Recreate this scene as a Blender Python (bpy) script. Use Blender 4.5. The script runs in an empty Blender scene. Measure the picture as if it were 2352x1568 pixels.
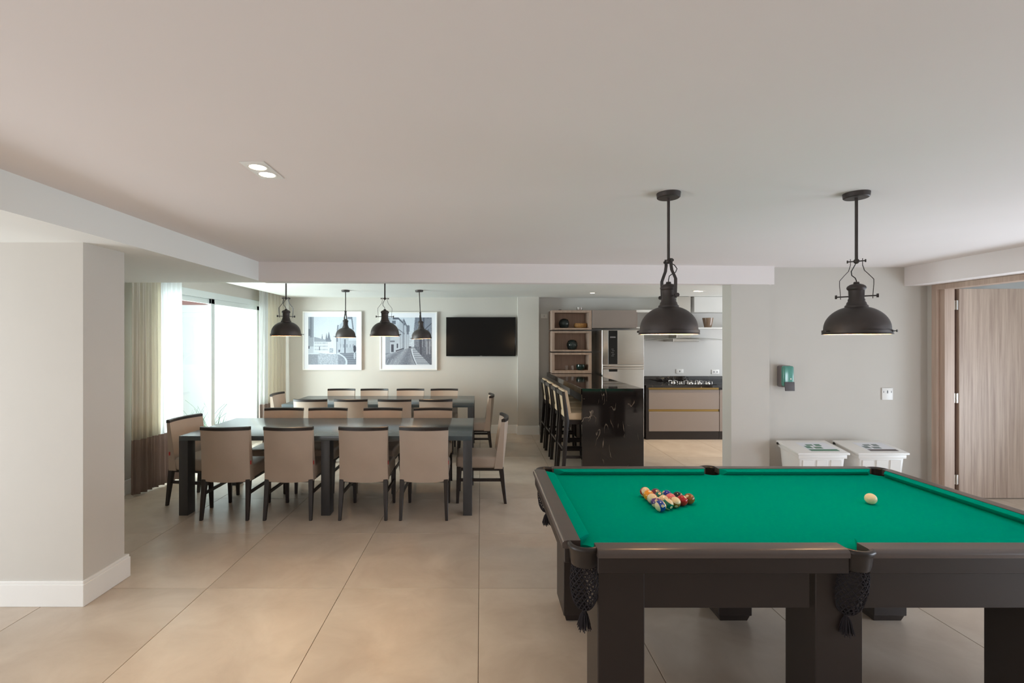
import bpy, bmesh, math, random
import numpy as np
from mathutils import Vector, Matrix
random.seed(7)
PI = math.pi
scn = bpy.context.scene
C = scn.collection

# ------------------------------------------------------------------ camera
cam_data = bpy.data.cameras.new('camera')
cam = bpy.data.objects.new('camera', cam_data); C.objects.link(cam)
cam.location = (0, 0, 1.64); cam.rotation_euler = (PI/2, 0, 0)
cam_data.sensor_width = 36.0
cam_data.lens = 36.0*1100/2352
cam_data.shift_x = (1176-1104)/2352
cam_data.clip_start = 0.05
scn.camera = cam
# ------------------------------------------------------------------ world, exposure
scn.view_settings.view_transform = 'Standard'
scn.view_settings.look = 'None'
scn.view_settings.gamma = 1.0
scn.view_settings.use_curve_mapping = False
scn.view_settings.exposure = 0.45
scn.cycles.use_denoising = True
scn.cycles.max_bounces = 10
scn.cycles.diffuse_bounces = 6
scn.cycles.transparent_max_bounces = 12
scn.cycles.sample_clamp_indirect = 6.0
w = bpy.data.worlds.new('world'); scn.world = w; w.use_nodes = True
bg = w.node_tree.nodes['Background']
bg.inputs[0].default_value = (0.86, 0.93, 1.0, 1); bg.inputs[1].default_value = .75

def area(name, loc, target, sx, sy, power, col, spread=180):
    l = bpy.data.lights.new(name, 'AREA'); l.shape = 'RECTANGLE'; l.size = sx; l.size_y = sy
    l.energy = power; l.color = col; l.spread = math.radians(spread)
    o = bpy.data.objects.new(name, l); C.objects.link(o); o.location = loc
    d = Vector(target)-Vector(loc)
    o.rotation_euler = d.to_track_quat('-Z', 'Y').to_euler()
    return o
# daylight panels outside seen and unseen openings; the kitchen one stands indoors without an opening
area('daylight_patio', (-5.9, 5.7, 1.2), (-1.5, 5.9, 1.5), 2.6, 2.2, 400, (0.86, 0.96, 1.0))
area('daylight_left_front', (-5.3, 0.9, .70), (-2.2, 1.9, 2.0), 3.0, 1.1, 62, (0.9, 0.95, 1.0))
area('daylight_rear_left', (-3.3, -3.2, 1.0), (-1.2, 3, 1.9), 1.8, 1.4, 15, (1.0, 0.95, 0.94))
area('daylight_hall', (6.3, 3.4, .5), (3.4, 3.0, 1.45), 1.7, 1.5, 42, (0.76, 0.88, 1.0), 130)
area('daylight_right_front', (5.2, 1.0, .85), (0, 2.3, 1.2), 2.0, 1.0, 54, (0.80, 0.88, 1.0))
area('daylight_kitchen', (6.4, 6.9, 1.3), (3.0, 7.0, 1.2), 1.8, 1.7, 60, (0.88, 0.93, 1.0))

# ------------------------------------------------------------------ helpers
def tag(o, label=None, cat=None, group=None, kind=None):
    if label: o['label'] = label
    if cat: o['category'] = cat
    if group: o['group'] = group
    if kind: o['kind'] = kind
    return o

def thing(name, label, cat, loc=(0, 0, 0), rz=0.0, group=None):
    o = bpy.data.objects.new(name, None); C.objects.link(o)
    o.empty_display_size = 0.1
    o.location = loc; o.rotation_euler = (0, 0, rz)
    return tag(o, label, cat, group)

class MB:
    def __init__(s): s.bm = bmesh.new()
    def box(s, a, b, bev=0.0, seg=2, rot=None):
        bm = s.bm
        r = bmesh.ops.create_cube(bm, size=1.0); vs = r['verts']
        c = [(a[i]+b[i])/2 for i in range(3)]; d = [abs(b[i]-a[i]) for i in range(3)]
        for v in vs: v.co = Vector((v.co.x*d[0], v.co.y*d[1], v.co.z*d[2]))
        new = vs
        if bev > 0:
            es = list({e for v in vs for e in v.link_edges})
            r = bmesh.ops.bevel(bm, geom=es, offset=min(bev, min(d)*.49), segments=seg, affect='EDGES', profile=.5)
            new = list({v for f in r['faces'] for v in f.verts} | {v for v in vs if v.is_valid})
        M = Matrix.Translation(c)
        if rot is not None: M = M @ rot
        for v in new: v.co = M @ v.co
        return s
    def hexa(s, pts, bev=0.0, seg=2):
        """pts: 8 points, bottom 4 ccw then top 4"""
        bm = s.bm; vs = [bm.verts.new(p) for p in pts]
        for f in ((3, 2, 1, 0), (4, 5, 6, 7), (0, 1, 5, 4), (1, 2, 6, 5), (2, 3, 7, 6), (3, 0, 4, 7)):
            bm.faces.new([vs[i] for i in f])
        if bev > 0:
            es = list({e for v in vs for e in v.link_edges})
            bmesh.ops.bevel(bm, geom=es, offset=bev, segments=seg, affect='EDGES', profile=.5)
        return s
    def bar(s, p, q, wx, wy, wx2=None, wy2=None, bev=0.0):
        """rectangular tapered bar from p to q, axis-aligned cross-section in XY (for mostly vertical) """
        wx2 = wx if wx2 is None else wx2; wy2 = wy if wy2 is None else wy2
        P = [(p[0]-wx/2, p[1]-wy/2, p[2]), (p[0]+wx/2, p[1]-wy/2, p[2]), (p[0]+wx/2, p[1]+wy/2, p[2]), (p[0]-wx/2, p[1]+wy/2, p[2])]
        Q = [(q[0]-wx2/2, q[1]-wy2/2, q[2]), (q[0]+wx2/2, q[1]-wy2/2, q[2]), (q[0]+wx2/2, q[1]+wy2/2, q[2]), (q[0]-wx2/2, q[1]+wy2/2, q[2])]
        return s.hexa(P+Q, bev, 1)
    def prism(s, poly, z0, z1, axis='z', bev=0.0):
        bm = s.bm
        def P(a, b, c):
            return {'z': (a, b, c), 'x': (c, a, b), 'y': (a, c, b)}[axis]
        lo = [bm.verts.new(P(a, b, z0)) for a, b in poly]; hi = [bm.verts.new(P(a, b, z1)) for a, b in poly]
        n = len(poly)
        bm.faces.new(lo[::-1]); bm.faces.new(hi)
        for i in range(n): bm.faces.new((lo[i], lo[(i+1) % n], hi[(i+1) % n], hi[i]))
        if bev > 0:
            es = list({e for v in lo+hi for e in v.link_edges})
            bmesh.ops.bevel(bm, geom=es, offset=bev, segments=2, affect='EDGES', profile=.5)
        return s
    def lathe(s, prof, n=32, c=(0, 0), a0=0.0, a1=2*PI, M=None):
        bm = s.bm; full = abs(a1-a0-2*PI) < 1e-6
        rings = []; m = n if full else n+1
        for r, z in prof:
            if r < 1e-6: rings.append([bm.verts.new((c[0], c[1], z))]); continue
            rings.append([bm.verts.new((c[0]+r*math.cos(a0+(a1-a0)*k/n), c[1]+r*math.sin(a0+(a1-a0)*k/n), z)) for k in range(m)])
        for A, B in zip(rings, rings[1:]):
            K = n
            for k in range(K):
                k2 = (k+1) % m if full else k+1
                if len(A) == 1 and len(B) == 1: continue
                if len(A) == 1: bm.faces.new((A[0], B[k2], B[k]))
                elif len(B) == 1: bm.faces.new((A[k], A[k2], B[0]))
                else: bm.faces.new((A[k], A[k2], B[k2], B[k]))
        if M is not None:
            for R in rings:
                for v in R: v.co = M @ v.co
        return s
    def tube(s, pts, r, n=8, cap=True, closed=False):
        bm = s.bm; pts = [Vector(p) for p in pts]; rings = []
        N = len(pts); up = Vector((0, 0, 1)); prev = None
        for i, p in enumerate(pts):
            t = (pts[(i+1) % N if closed else min(i+1, N-1)]-pts[(i-1) % N if closed else max(i-1, 0)]).normalized()
            if prev is None:
                a = t.cross(up)
                if a.length < 1e-3: a = t.cross(Vector((1, 0, 0)))
            else: a = prev-t*prev.dot(t)
            if a.length < 1e-6: a = t.orthogonal()
            a.normalize(); prev = a; b = t.cross(a)
            rr = r[i] if isinstance(r, (list, tuple)) else r
            rings.append([bm.verts.new(p+(a*math.cos(2*PI*k/n)+b*math.sin(2*PI*k/n))*rr) for k in range(n)])
        for i in range(N if closed else N-1):
            A, B = rings[i], rings[(i+1) % N]
            for k in range(n): bm.faces.new((A[k], A[(k+1) % n], B[(k+1) % n], B[k]))
        if cap and not closed:
            bm.faces.new(rings[0][::-1]); bm.faces.new(rings[-1])
        return s
    def cyl(s, p, q, r, n=20): return s.tube([p, q], r, n)
    def sphere(s, c, r, u=24, v=14, sc=(1, 1, 1)):
        r_ = bmesh.ops.create_uvsphere(s.bm, u_segments=u, v_segments=v, radius=r)
        for vv in r_['verts']: vv.co = Vector((vv.co.x*sc[0]+c[0], vv.co.y*sc[1]+c[1], vv.co.z*sc[2]+c[2]))
        return s
    def grid(s, f, nu, nv):
        bm = s.bm; G = [[bm.verts.new(f(i/nu, j/nv)) for j in range(nv+1)] for i in range(nu+1)]
        for i in range(nu):
            for j in range(nv): bm.faces.new((G[i][j], G[i+1][j], G[i+1][j+1], G[i][j+1]))
        return G
    def mesh(s, name, mat, smooth=None):
        bmesh.ops.recalc_face_normals(s.bm, faces=s.bm.faces)
        me = bpy.data.meshes.new(name); s.bm.to_mesh(me); s.bm.free()
        if mat: me.materials.append(mat)
        if smooth is not None and len(me.polygons):
            me.polygons.foreach_set('use_smooth', [True]*len(me.polygons))
            try: me.set_sharp_from_angle(angle=math.radians(smooth))
            except Exception: pass
        return me
    def build(s, name, mat, parent=None, smooth=35):
        return link(name, s.mesh(name, mat, smooth), parent)

def link(name, me, parent=None):
    o = bpy.data.objects.new(name, me); C.objects.link(o)
    if parent is not None: o.parent = parent
    return o

def copy_tree(o, parent=None):
    c = o.copy(); C.objects.link(c); c.parent = parent
    for ch in list(o.children): copy_tree(ch, c)
    return c

# ------------------------------------------------------------------ materials
def srgb(*c):
    return tuple(((x/12.92) if x <= .04045 else ((x+.055)/1.055)**2.4) for x in [v/255 for v in c])+(1,)

def mat(name, col, rough=.5, metal=0.0, var=0.0, nscale=6.0, bump=0.0, bscale=40.0, stretch=(1, 1, 1), spec=.5, coat=0.0, detail=4):
    m = bpy.data.materials.new(name); m.use_nodes = True
    nt = m.node_tree; P = nt.nodes['Principled BSDF']
    P.inputs['Base Color'].default_value = col; P.inputs['Roughness'].default_value = rough
    P.inputs['Metallic'].default_value = metal; P.inputs['Specular IOR Level'].default_value = spec
    P.inputs['Coat Weight'].default_value = coat
    tc = nt.nodes.new('ShaderNodeTexCoord'); mp = nt.nodes.new('ShaderNodeMapping'); mp.inputs['Scale'].default_value = stretch
    nt.links.new(tc.outputs['Object'], mp.inputs[0])
    m['_v'] = 1
    n = nt.nodes.new('ShaderNodeTexNoise'); n.inputs['Scale'].default_value = nscale; n.inputs['Detail'].default_value = detail
    nt.links.new(mp.outputs[0], n.inputs['Vector'])
    r = nt.nodes.new('ShaderNodeValToRGB')
    r.color_ramp.elements[0].position = .3; r.color_ramp.elements[1].position = .7
    r.color_ramp.elements[0].color = tuple(c*(1-var) for c in col[:3])+(1,)
    r.color_ramp.elements[1].color = tuple(min(1, c*(1+var)) for c in col[:3])+(1,)
    nt.links.new(n.outputs[0], r.inputs[0]); nt.links.new(r.outputs[0], P.inputs['Base Color'])
    if bump:
        n2 = nt.nodes.new('ShaderNodeTexNoise'); n2.inputs['Scale'].default_value = bscale
        nt.links.new(mp.outputs[0], n2.inputs['Vector'])
        b = nt.nodes.new('ShaderNodeBump'); b.inputs['Strength'].default_value = bump; b.inputs['Distance'].default_value = .004
        nt.links.new(n2.outputs[0], b.inputs['Height']); nt.links.new(b.outputs[0], P.inputs['Normal'])
    return m

def emis(name, col, strength):
    m = bpy.data.materials.new(name); m.use_nodes = True; P = m.node_tree.nodes['Principled BSDF']
    P.inputs['Base Color'].default_value = col; P.inputs['Emission Color'].default_value = col
    P.inputs['Emission Strength'].default_value = strength
    return m

M_wall = mat('wall_paint', srgb(204, 199, 191), .75, var=.015, nscale=2, bump=.05, bscale=120)
M_wall_k = mat('kitchen_wall_paint', srgb(212, 211, 208), .7, var=.015, nscale=2)
M_ceil = mat('ceiling_paint', srgb(236, 229, 227), .85, var=.01, nscale=1.5)
M_ceil2 = mat('dining_ceiling_paint', srgb(235, 236, 232), .85, var=.01, nscale=1.5)
M_base = mat('baseboard_white', srgb(236, 234, 230), .4, var=.01)
M_white = mat('white_plastic', srgb(236, 234, 230), .35, var=.01)
M_frame = mat('white_aluminium', srgb(222, 230, 230), .35, var=.01)
M_grout = mat('grout', srgb(138, 120, 104), .9, var=.05)
M_leather = mat('taupe_leather', srgb(182, 165, 150), .42, var=.05, nscale=5, bump=.12, bscale=90, spec=.45)
M_dark = mat('espresso_wood', srgb(40, 32, 29), .38, var=.15, nscale=8, stretch=(4, 4, 1))
M_table = mat('charcoal_tabletop', srgb(72, 82, 86), .24, var=.05, nscale=3, spec=.6)
M_tleg = mat('charcoal_leg', srgb(62, 62, 64), .42, var=.05, nscale=3)
M_lamp = mat('bronze_black_metal', srgb(74, 68, 66), .5, metal=.5, var=.08, nscale=20)
M_lampin = mat('shade_lining', srgb(240, 205, 170), .5)
M_felt = mat('green_felt', srgb(0, 158, 136), .95, var=.02, nscale=60, bump=.08, bscale=600, spec=.0)
M_rail = mat('brown_rail_wood', srgb(86, 76, 71), .3, var=.05, nscale=5, stretch=(1, 6, 6), spec=.6)
M_body = mat('dark_brown_laminate', srgb(44, 36, 33), .36, var=.05, nscale=6)
M_pleather = mat('brown_black_pocket_leather', srgb(46, 40, 37), .35, var=.08, nscale=20)
M_net = mat('black_cord', srgb(34, 29, 33), .9, var=.1, nscale=60)
M_lacq = mat('taupe_lacquer', srgb(148, 136, 129), .3, var=.01)
M_steel = mat('brushed_steel', srgb(206, 202, 196), .26, metal=1.0, var=.04, nscale=8, stretch=(1, 1, 30))
M_steel2 = mat('polished_steel', srgb(220, 216, 210), .15, metal=1.0)
M_black = mat('black_gloss', (.006, .006, .006, 1), .1, var=0)
M_screen = mat('tv_screen', (.004, .004, .004, 1), .16, var=0, spec=.3)
M_cream = mat('cream_leather', srgb(214, 190, 158), .5, var=.03, nscale=8, bump=.08)
M_sdark = mat('stool_dark_wood', srgb(36, 30, 28), .35, var=.1, nscale=8)
M_plug = mat('socket_grey', srgb(120, 120, 122), .5)
M_red = mat('red_tag', srgb(205, 40, 45), .5)
M_mat = mat('picture_mount', srgb(232, 234, 240), .7)
M_greenp = mat('green_dispenser_cover', srgb(84, 150, 136), .16, var=.1, nscale=12, spec=.7)
M_greyp = mat('grey_plastic', srgb(120, 112, 112), .4)
M_basket = mat('gold_wicker', srgb(176, 130, 74), .5, var=.3, nscale=60, bump=.5, bscale=120)
M_pot = mat('brown_glazed_pot', srgb(132, 110, 92), .12, var=.05)
M_vase = mat('dark_glass_vase', srgb(48, 58, 58), .1, var=.2, nscale=10)
M_bowl = mat('green_glass_bowl', srgb(24, 44, 40), .08, var=.1)
M_gold = mat('brass_channel', srgb(170, 140, 84), .35, metal=.8)
M_grass = mat('grass_blade', srgb(44, 92, 54), .7, var=.3, nscale=20)
M_out = mat('patio_wall_white', srgb(206, 210, 212), .8, var=.01)
M_pink = mat('neighbour_wall_pink', srgb(214, 160, 152), .8, var=.02)
M_ground = mat('patio_ground', srgb(190, 188, 180), .9, var=.1)
M_soap = mat('towel_dark', srgb(86, 80, 82), .6)

def wood(name, c1, c2, sc=1.0):
    m = bpy.data.materials.new(name); m.use_nodes = True; nt = m.node_tree; P = nt.nodes['Principled BSDF']
    P.inputs['Roughness'].default_value = .5
    tc = nt.nodes.new('ShaderNodeTexCoord'); mp = nt.nodes.new('ShaderNodeMapping')
    mp.inputs['Scale'].default_value = (28*sc, 28*sc, .9*sc)
    nt.links.new(tc.outputs['Object'], mp.inputs[0])
    n = nt.nodes.new('ShaderNodeTexNoise'); n.inputs['Scale'].default_value = 1.2; n.inputs['Detail'].default_value = 6; n.inputs['Roughness'].default_value = .65
    nt.links.new(mp.outputs[0], n.inputs['Vector'])
    r = nt.nodes.new('ShaderNodeValToRGB'); e = r.color_ramp.elements
    e[0].position = .32; e[0].color = c1; e[1].position = .68; e[1].color = c2
    nt.links.new(n.outputs[0], r.inputs[0]); nt.links.new(r.outputs[0], P.inputs['Base Color'])
    return m
M_oak = wood('grey_oak_laminate', srgb(158, 136, 122), srgb(198, 178, 162))
M_oakd = wood('grey_oak_frame', srgb(176, 152, 136), srgb(200, 178, 162))
M_shelf = wood('shelf_oak', srgb(160, 136, 121), srgb(182, 158, 142))
M_shelfb = wood('shelf_back_oak_brightened', srgb(190, 162, 146), srgb(212, 186, 168))  # back panels coloured paler to make up for weak light inside the compartments

def tile_mat():
    m = bpy.data.materials.new('porcelain_tile'); m.use_nodes = True; nt = m.node_tree; P = nt.nodes['Principled BSDF']
    tc = nt.nodes.new('ShaderNodeTexCoord'); oi = nt.nodes.new('ShaderNodeObjectInfo')
    ad = nt.nodes.new('ShaderNodeVectorMath'); ad.operation = 'MULTIPLY_ADD'
    cb = nt.nodes.new('ShaderNodeCombineXYZ')
    nt.links.new(oi.outputs['Random'], cb.inputs[0]); nt.links.new(oi.outputs['Random'], cb.inputs[1]); nt.links.new(oi.outputs['Random'], cb.inputs[2])
    ad.inputs[1].default_value = (37, 53, 91)
    nt.links.new(cb.outputs[0], ad.inputs[0]); nt.links.new(tc.outputs['Object'], ad.inputs[2])
    n = nt.nodes.new('ShaderNodeTexNoise'); n.inputs['Scale'].default_value = 2.6; n.inputs['Detail'].default_value = 8; n.inputs['Roughness'].default_value = .62
    n.inputs['Distortion'].default_value = .5
    nt.links.new(ad.outputs[0], n.inputs['Vector'])
    r = nt.nodes.new('ShaderNodeValToRGB'); e = r.color_ramp.elements
    e[0].position = .25; e[0].color = srgb(186, 169, 152); e[1].position = .78; e[1].color = srgb(214, 200, 184)
    nt.links.new(n.outputs[0], r.inputs[0])
    hs = nt.nodes.new('ShaderNodeHueSaturation')
    mr = nt.nodes.new('ShaderNodeMapRange'); mr.inputs[3].default_value = .96; mr.inputs[4].default_value = 1.04
    nt.links.new(oi.outputs['Random'], mr.inputs[0]); nt.links.new(mr.outputs[0], hs.inputs['Value'])
    nt.links.new(r.outputs[0], hs.inputs['Color']); nt.links.new(hs.outputs[0], P.inputs['Base Color'])
    n2 = nt.nodes.new('ShaderNodeTexNoise'); n2.inputs['Scale'].default_value = 9; n2.inputs['Detail'].default_value = 5
    nt.links.new(ad.outputs[0], n2.inputs['Vector'])
    mr2 = nt.nodes.new('ShaderNodeMapRange'); mr2.inputs[3].default_value = .24; mr2.inputs[4].default_value = .42
    nt.links.new(n2.outputs[0], mr2.inputs[0]); nt.links.new(mr2.outputs[0], P.inputs['Roughness'])
    P.inputs['Specular IOR Level'].default_value = .5
    return m
M_tile = tile_mat()

def granite():
    m = bpy.data.materials.new('black_granite'); m.use_nodes = True; nt = m.node_tree; P = nt.nodes['Principled BSDF']
    P.inputs['Roughness'].default_value = .06; P.inputs['Specular IOR Level'].default_value = .85
    tc = nt.nodes.new('ShaderNodeTexCoord'); mp = nt.nodes.new('ShaderNodeMapping'); mp.inputs['Rotation'].default_value = (.1, .55, .1)
    mp.inputs['Scale'].default_value = (3.0, 3.0, .8)
    nt.links.new(tc.outputs['Object'], mp.inputs[0])
    n = nt.nodes.new('ShaderNodeTexNoise'); n.inputs['Scale'].default_value = 2.6; n.inputs['Detail'].default_value = 2; n.inputs['Distortion'].default_value = .35
    nt.links.new(mp.outputs[0], n.inputs['Vector'])
    a = nt.nodes.new('ShaderNodeMath'); a.operation = 'SUBTRACT'; a.inputs[1].default_value = .5; nt.links.new(n.outputs[0], a.inputs[0])
    b = nt.nodes.new('ShaderNodeMath'); b.operation = 'ABSOLUTE'; nt.links.new(a.outputs[0], b.inputs[0])
    r = nt.nodes.new('ShaderNodeValToRGB'); e = r.color_ramp.elements; e[0].position = 0; e[0].color = (1, 1, 1, 1); e[1].position = .011; e[1].color = (0, 0, 0, 1)
    nt.links.new(b.outputs[0], r.inputs[0])
    n2 = nt.nodes.new('ShaderNodeTexNoise'); n2.inputs['Scale'].default_value = 5.0; n2.inputs['Detail'].default_value = 4
    nt.links.new(tc.outputs['Object'], n2.inputs['Vector'])
    r2 = nt.nodes.new('ShaderNodeValToRGB'); e = r2.color_ramp.elements; e[0].position = .53; e[0].color = (0, 0, 0, 1); e[1].position = .66; e[1].color = (1, 1, 1, 1)
    nt.links.new(n2.outputs[0], r2.inputs[0])
    mu = nt.nodes.new('ShaderNodeMath'); mu.operation = 'MULTIPLY'; nt.links.new(r.outputs[0], mu.inputs[0]); nt.links.new(r2.outputs[0], mu.inputs[1])
    mx = nt.nodes.new('ShaderNodeMix'); mx.data_type = 'RGBA'
    mx.inputs[6].default_value = srgb(30, 25, 23); mx.inputs[7].default_value = srgb(176, 158, 138)
    nt.links.new(mu.outputs[0], mx.inputs[0]); nt.links.new(mx.outputs[2], P.inputs['Base Color'])
    return m
M_granite = granite()

def pane_mat():
    m = bpy.data.materials.new('window_glass'); m.use_nodes = True; nt = m.node_tree; nt.nodes.clear()
    out = nt.nodes.new('ShaderNodeOutputMaterial'); t = nt.nodes.new('ShaderNodeBsdfTransparent'); t.inputs[0].default_value = (.95, .98, .97, 1)
    g = nt.nodes.new('ShaderNodeBsdfGlossy'); g.inputs['Roughness'].default_value = .02
    mx = nt.nodes.new('ShaderNodeMixShader'); mx.inputs[0].default_value = .06
    nt.links.new(t.outputs[0], mx.inputs[1]); nt.links.new(g.outputs[0], mx.inputs[2]); nt.links.new(mx.outputs[0], out.inputs[0])
    return m
M_pane = pane_mat()

def cloth(name, col, trans, tcol, opac=1.0):
    m = bpy.data.materials.new(name); m.use_nodes = True; nt = m.node_tree; P = nt.nodes['Principled BSDF']; out = nt.nodes['Material Output']
    P.inputs['Base Color'].default_value = col; P.inputs['Roughness'].default_value = .9; P.inputs['Specular IOR Level'].default_value = .1
    n = nt.nodes.new('ShaderNodeTexNoise'); n.inputs['Scale'].default_value = 400
    b = nt.nodes.new('ShaderNodeBump'); b.inputs['Strength'].default_value = .1; nt.links.new(n.outputs[0], b.inputs['Height']); nt.links.new(b.outputs[0], P.inputs['Normal'])
    t = nt.nodes.new('ShaderNodeBsdfTranslucent'); t.inputs[0].default_value = tcol
    mx = nt.nodes.new('ShaderNodeMixShader'); mx.inputs[0].default_value = trans
    nt.links.new(P.outputs[0], mx.inputs[1]); nt.links.new(t.outputs[0], mx.inputs[2])
    last = mx
    if opac < 1:
        tr = nt.nodes.new('ShaderNodeBsdfTransparent'); m2 = nt.nodes.new('ShaderNodeMixShader'); m2.inputs[0].default_value = opac
        nt.links.new(tr.outputs[0], m2.inputs[1]); nt.links.new(mx.outputs[0], m2.inputs[2]); last = m2
    nt.links.new(last.outputs[0], out.inputs[0])
    return m
M_curt = cloth('cream_curtain_fabric', srgb(240, 236, 226), .42, srgb(244, 240, 228))
M_sheer = cloth('white_sheer_fabric', srgb(236, 236, 232), .5, srgb(240, 242, 244), .8)
M_curtb = cloth('grey_brown_curtain_fabric', srgb(164, 148, 140), .3, srgb(172, 156, 150))
M_bulb = emis('lit_bulb', (1.0, .72, .42, 1), 14)
M_spot = emis('lit_spot', (1.0, .82, .55, 1), 14)

# ------------------------------------------------------------------ the setting
def S(name, mb, m, parent=None, smooth=None):
    o = mb.build(name, m, parent, smooth)
    if parent is None: o['kind'] = 'structure'
    return o

floor = S('floor', MB().box((-5.2, -3.1, -.12), (8.2, 9.2, -.006)), M_grout)
TW = .903; TH = .907; g = .0016
tme = MB().box((-TW/2+g, -TH/2+g, -.007), (TW/2-g, TH/2-g, 0), .0012, 1).mesh('tile', M_tile)
for i in range(-6, 9):
    for j in range(-7, 7):
        x = -.012+TW*(i+.5); y = 3.185+TH*(j+.5)
        if x < -5.1 or x > 7.8 or y < -2.6 or y > 9.2: continue
        t = link('tile', tme, floor); t.location = (x, y, 0)
        if (i+j) % 2: t.rotation_euler = (0, 0, PI)

# ceilings
S('ceiling', MB().box((-2.3, -3.1, 2.445), (4.9, 5.25, 2.6)), M_ceil)
S('ceiling_dining', MB().prism([(-3.4, 4.99), (3.06, 5.17), (3.09, 5.3), (8.2, 5.3), (8.2, 9.2), (-3.4, 9.2)], 2.425, 2.6), M_ceil2)
S('ceiling_curtain_recess', MB().box((-5.2, 4.9, 2.7), (-3.3, 9.2, 2.8)), M_ceil2)
S('ceiling_hall', MB().box((4.9, -3.1, 2.42), (8.2, 5.55, 2.6)), M_ceil2)
# dropped soffit at left and the two bulkheads
S('ceiling_soffit', MB().box((-5.2, -3.1, 2.255), (-2.24, 5.0, 2.75)), M_ceil2)
S('trim_beam_back', MB().prism([(-2.24, 4.83), (3.14, 5.12), (3.14, 5.22), (-2.24, 5.015)], 2.25, 2.62), M_ceil)
S('trim_beam_right', MB().box((4.6, -3.1, 2.24), (4.9, 5.2, 2.5)), M_ceil)
# walls
S('wall_pillar_left', MB().box((-5.2, 2.975, 0), (-2.47, 3.32, 2.3)), M_wall)
S('baseboard_pillar', MB().box((-5.2, 2.957, 0), (-2.452, 3.356, .138), .003, 1).box((-5.2, 2.962, .136), (-2.457, 3.351, .157), .004, 2), M_base)
W = MB(); W.box((-4.0, 3.3, 0), (-3.8, 5.32, 2.75)); W.box((-4.0, 8.3, 0), (-3.8, 9.0, 2.75)); W.box((-4.0, 5.32, 2.33), (-3.8, 8.3, 2.75))
S('wall_left', W, M_wall)
S('baseboard_left', MB().box((-3.8, 3.36, 0), (-3.785, 5.25, .156), .003, 1), M_base)
S('wall_back', MB().box((-4.0, 8.55, 0), (1.03, 8.75, 2.75)), M_wall)
S('wall_back_pilaster', MB().box((.653, 8.44, 0), (1.026, 8.6, 2.43)), M_wall)
S('wall_kitchen_back', MB().box((1.0, 8.68, 0), (8.2, 8.85, 2.75)), M_wall_k)
B = MB(); B.box((-3.8, 8.535, 0), (.65, 8.55, .14), .002, 1); B.box((-3.8, 8.539, .138), (.65, 8.55, .156), .003, 1)
B.box((.64, 8.425, 0), (1.04, 8.6, .14), .002, 1); B.box((.644, 8.429, .138), (1.036, 8.6, .156), .003, 1)
S('baseboard_back', B, M_base)
S('baseboard_kitchen', MB().box((1.03, 8.665, 0), (1.26, 8.68, .15), .002, 1), M_base)
S('wall_column', MB().box((2.69, 5.14, 0), (3.1, 5.33, 2.44)), M_wall)
S('wall_right_back', MB().box((3.05, 5.2, 0), (4.93, 5.36, 2.45)), M_wall)
W = MB(); W.box((4.85, 5.04, 0), (5.0, 5.3, 2.45)); W.box((4.85, 2.2, 0), (5.0, 3.0, 2.45)); W.box((4.85, 3.0, 2.24), (5.0, 5.05, 2.45))
W.box((4.85, -3.1, 0), (5.0, -.1, 2.45)); W.box((4.85, -.1, 0), (5.0, 2.2, .35)); W.box((4.85, -.1, 2.2), (5.0, 2.2, 2.45))
S('wall_right', W, M_wall)
S('wall_hall_back', MB().box((5.0, 5.5, 0), (8.2, 5.6, 2.5)), M_out)
S('wall_kitchen_right', MB().box((6.6, 5.4, 0), (6.75, 8.8, 2.5)), M_wall_k)
W = MB(); W.box((-5.2, -3.1, 0), (-4.3, -3.0, 2.45)); W.box((-2.3, -3.1, 0), (5.0, -3.0, 2.45)); W.box((-4.3, -3.1, 2.36), (-2.3, -3.0, 2.75)); W.box((-4.3, -3.1, 0), (-2.3, -3.0, .3))
S('wall_rear', W, M_wall)
W = MB(); W.box((-5.2, -3.1, 0), (-5.12, -.7, 2.4)); W.box((-5.2, 2.5, 0), (-5.12, 3.0, 2.4)); W.box((-5.2, -.7, 0), (-5.12, 2.5, .25)); W.box((-5.2, -.7, 2.2), (-5.12, 2.5, 2.4))
S('wall_left_front', W, M_wall)

# sliding glass door in the left wall
win = S('window_1', MB().box((-3.86, 5.27, 2.24), (-3.78, 8.36, 2.33), .004, 1).box((-3.86, 8.19, 0), (-3.78, 8.36, 2.3), .004, 1)
        .box((-3.86, 5.27, 0), (-3.78, 5.36, 2.3), .004, 1).box((-3.86, 5.3, 0), (-3.78, 8.36, .04), .003, 1), M_frame)
for (y0, y1, dx) in ((5.35, 6.86, 0), (6.74, 8.2, .03)):
    f = MB()
    x0, x1 = -3.85+dx, -3.82+dx
    wd = .085
    f.box((x0, y0, .04), (x1, y0+wd, 2.24), .003, 1).box((x0, y1-wd, .04), (x1, y1, 2.24), .003, 1)
    f.box((x0, y0, 2.17), (x1, y1, 2.24), .003, 1).box((x0, y0, .04), (x1, y1, .12), .003, 1)
    fo = f.build('window_sash', M_frame, win)
    MB().box((x0+.012, y0+wd-.005, .11), (x0+.018, y1-wd+.005, 2.18)).build('pane', M_pane, fo)

# outside: patio
S('patio_ground', MB().box((-12, 3.4, -.12), (-4.0, 14, -.02)), M_ground)
S('patio_wall_back', MB().box((-12, 9.5, -.1), (-4.7, 9.7, 2.34)).box((-12, 9.46, 2.22), (-4.7, 9.72, 2.36)), M_out)
S('patio_wall_side', MB().box((-4.72, 8.9, -.1), (-3.9, 9.7, 4.2)), M_out)
S('neighbour_wall', MB().box((-16, 12.5, -.1), (-3, 12.8, 6.0)), M_pink)

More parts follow.
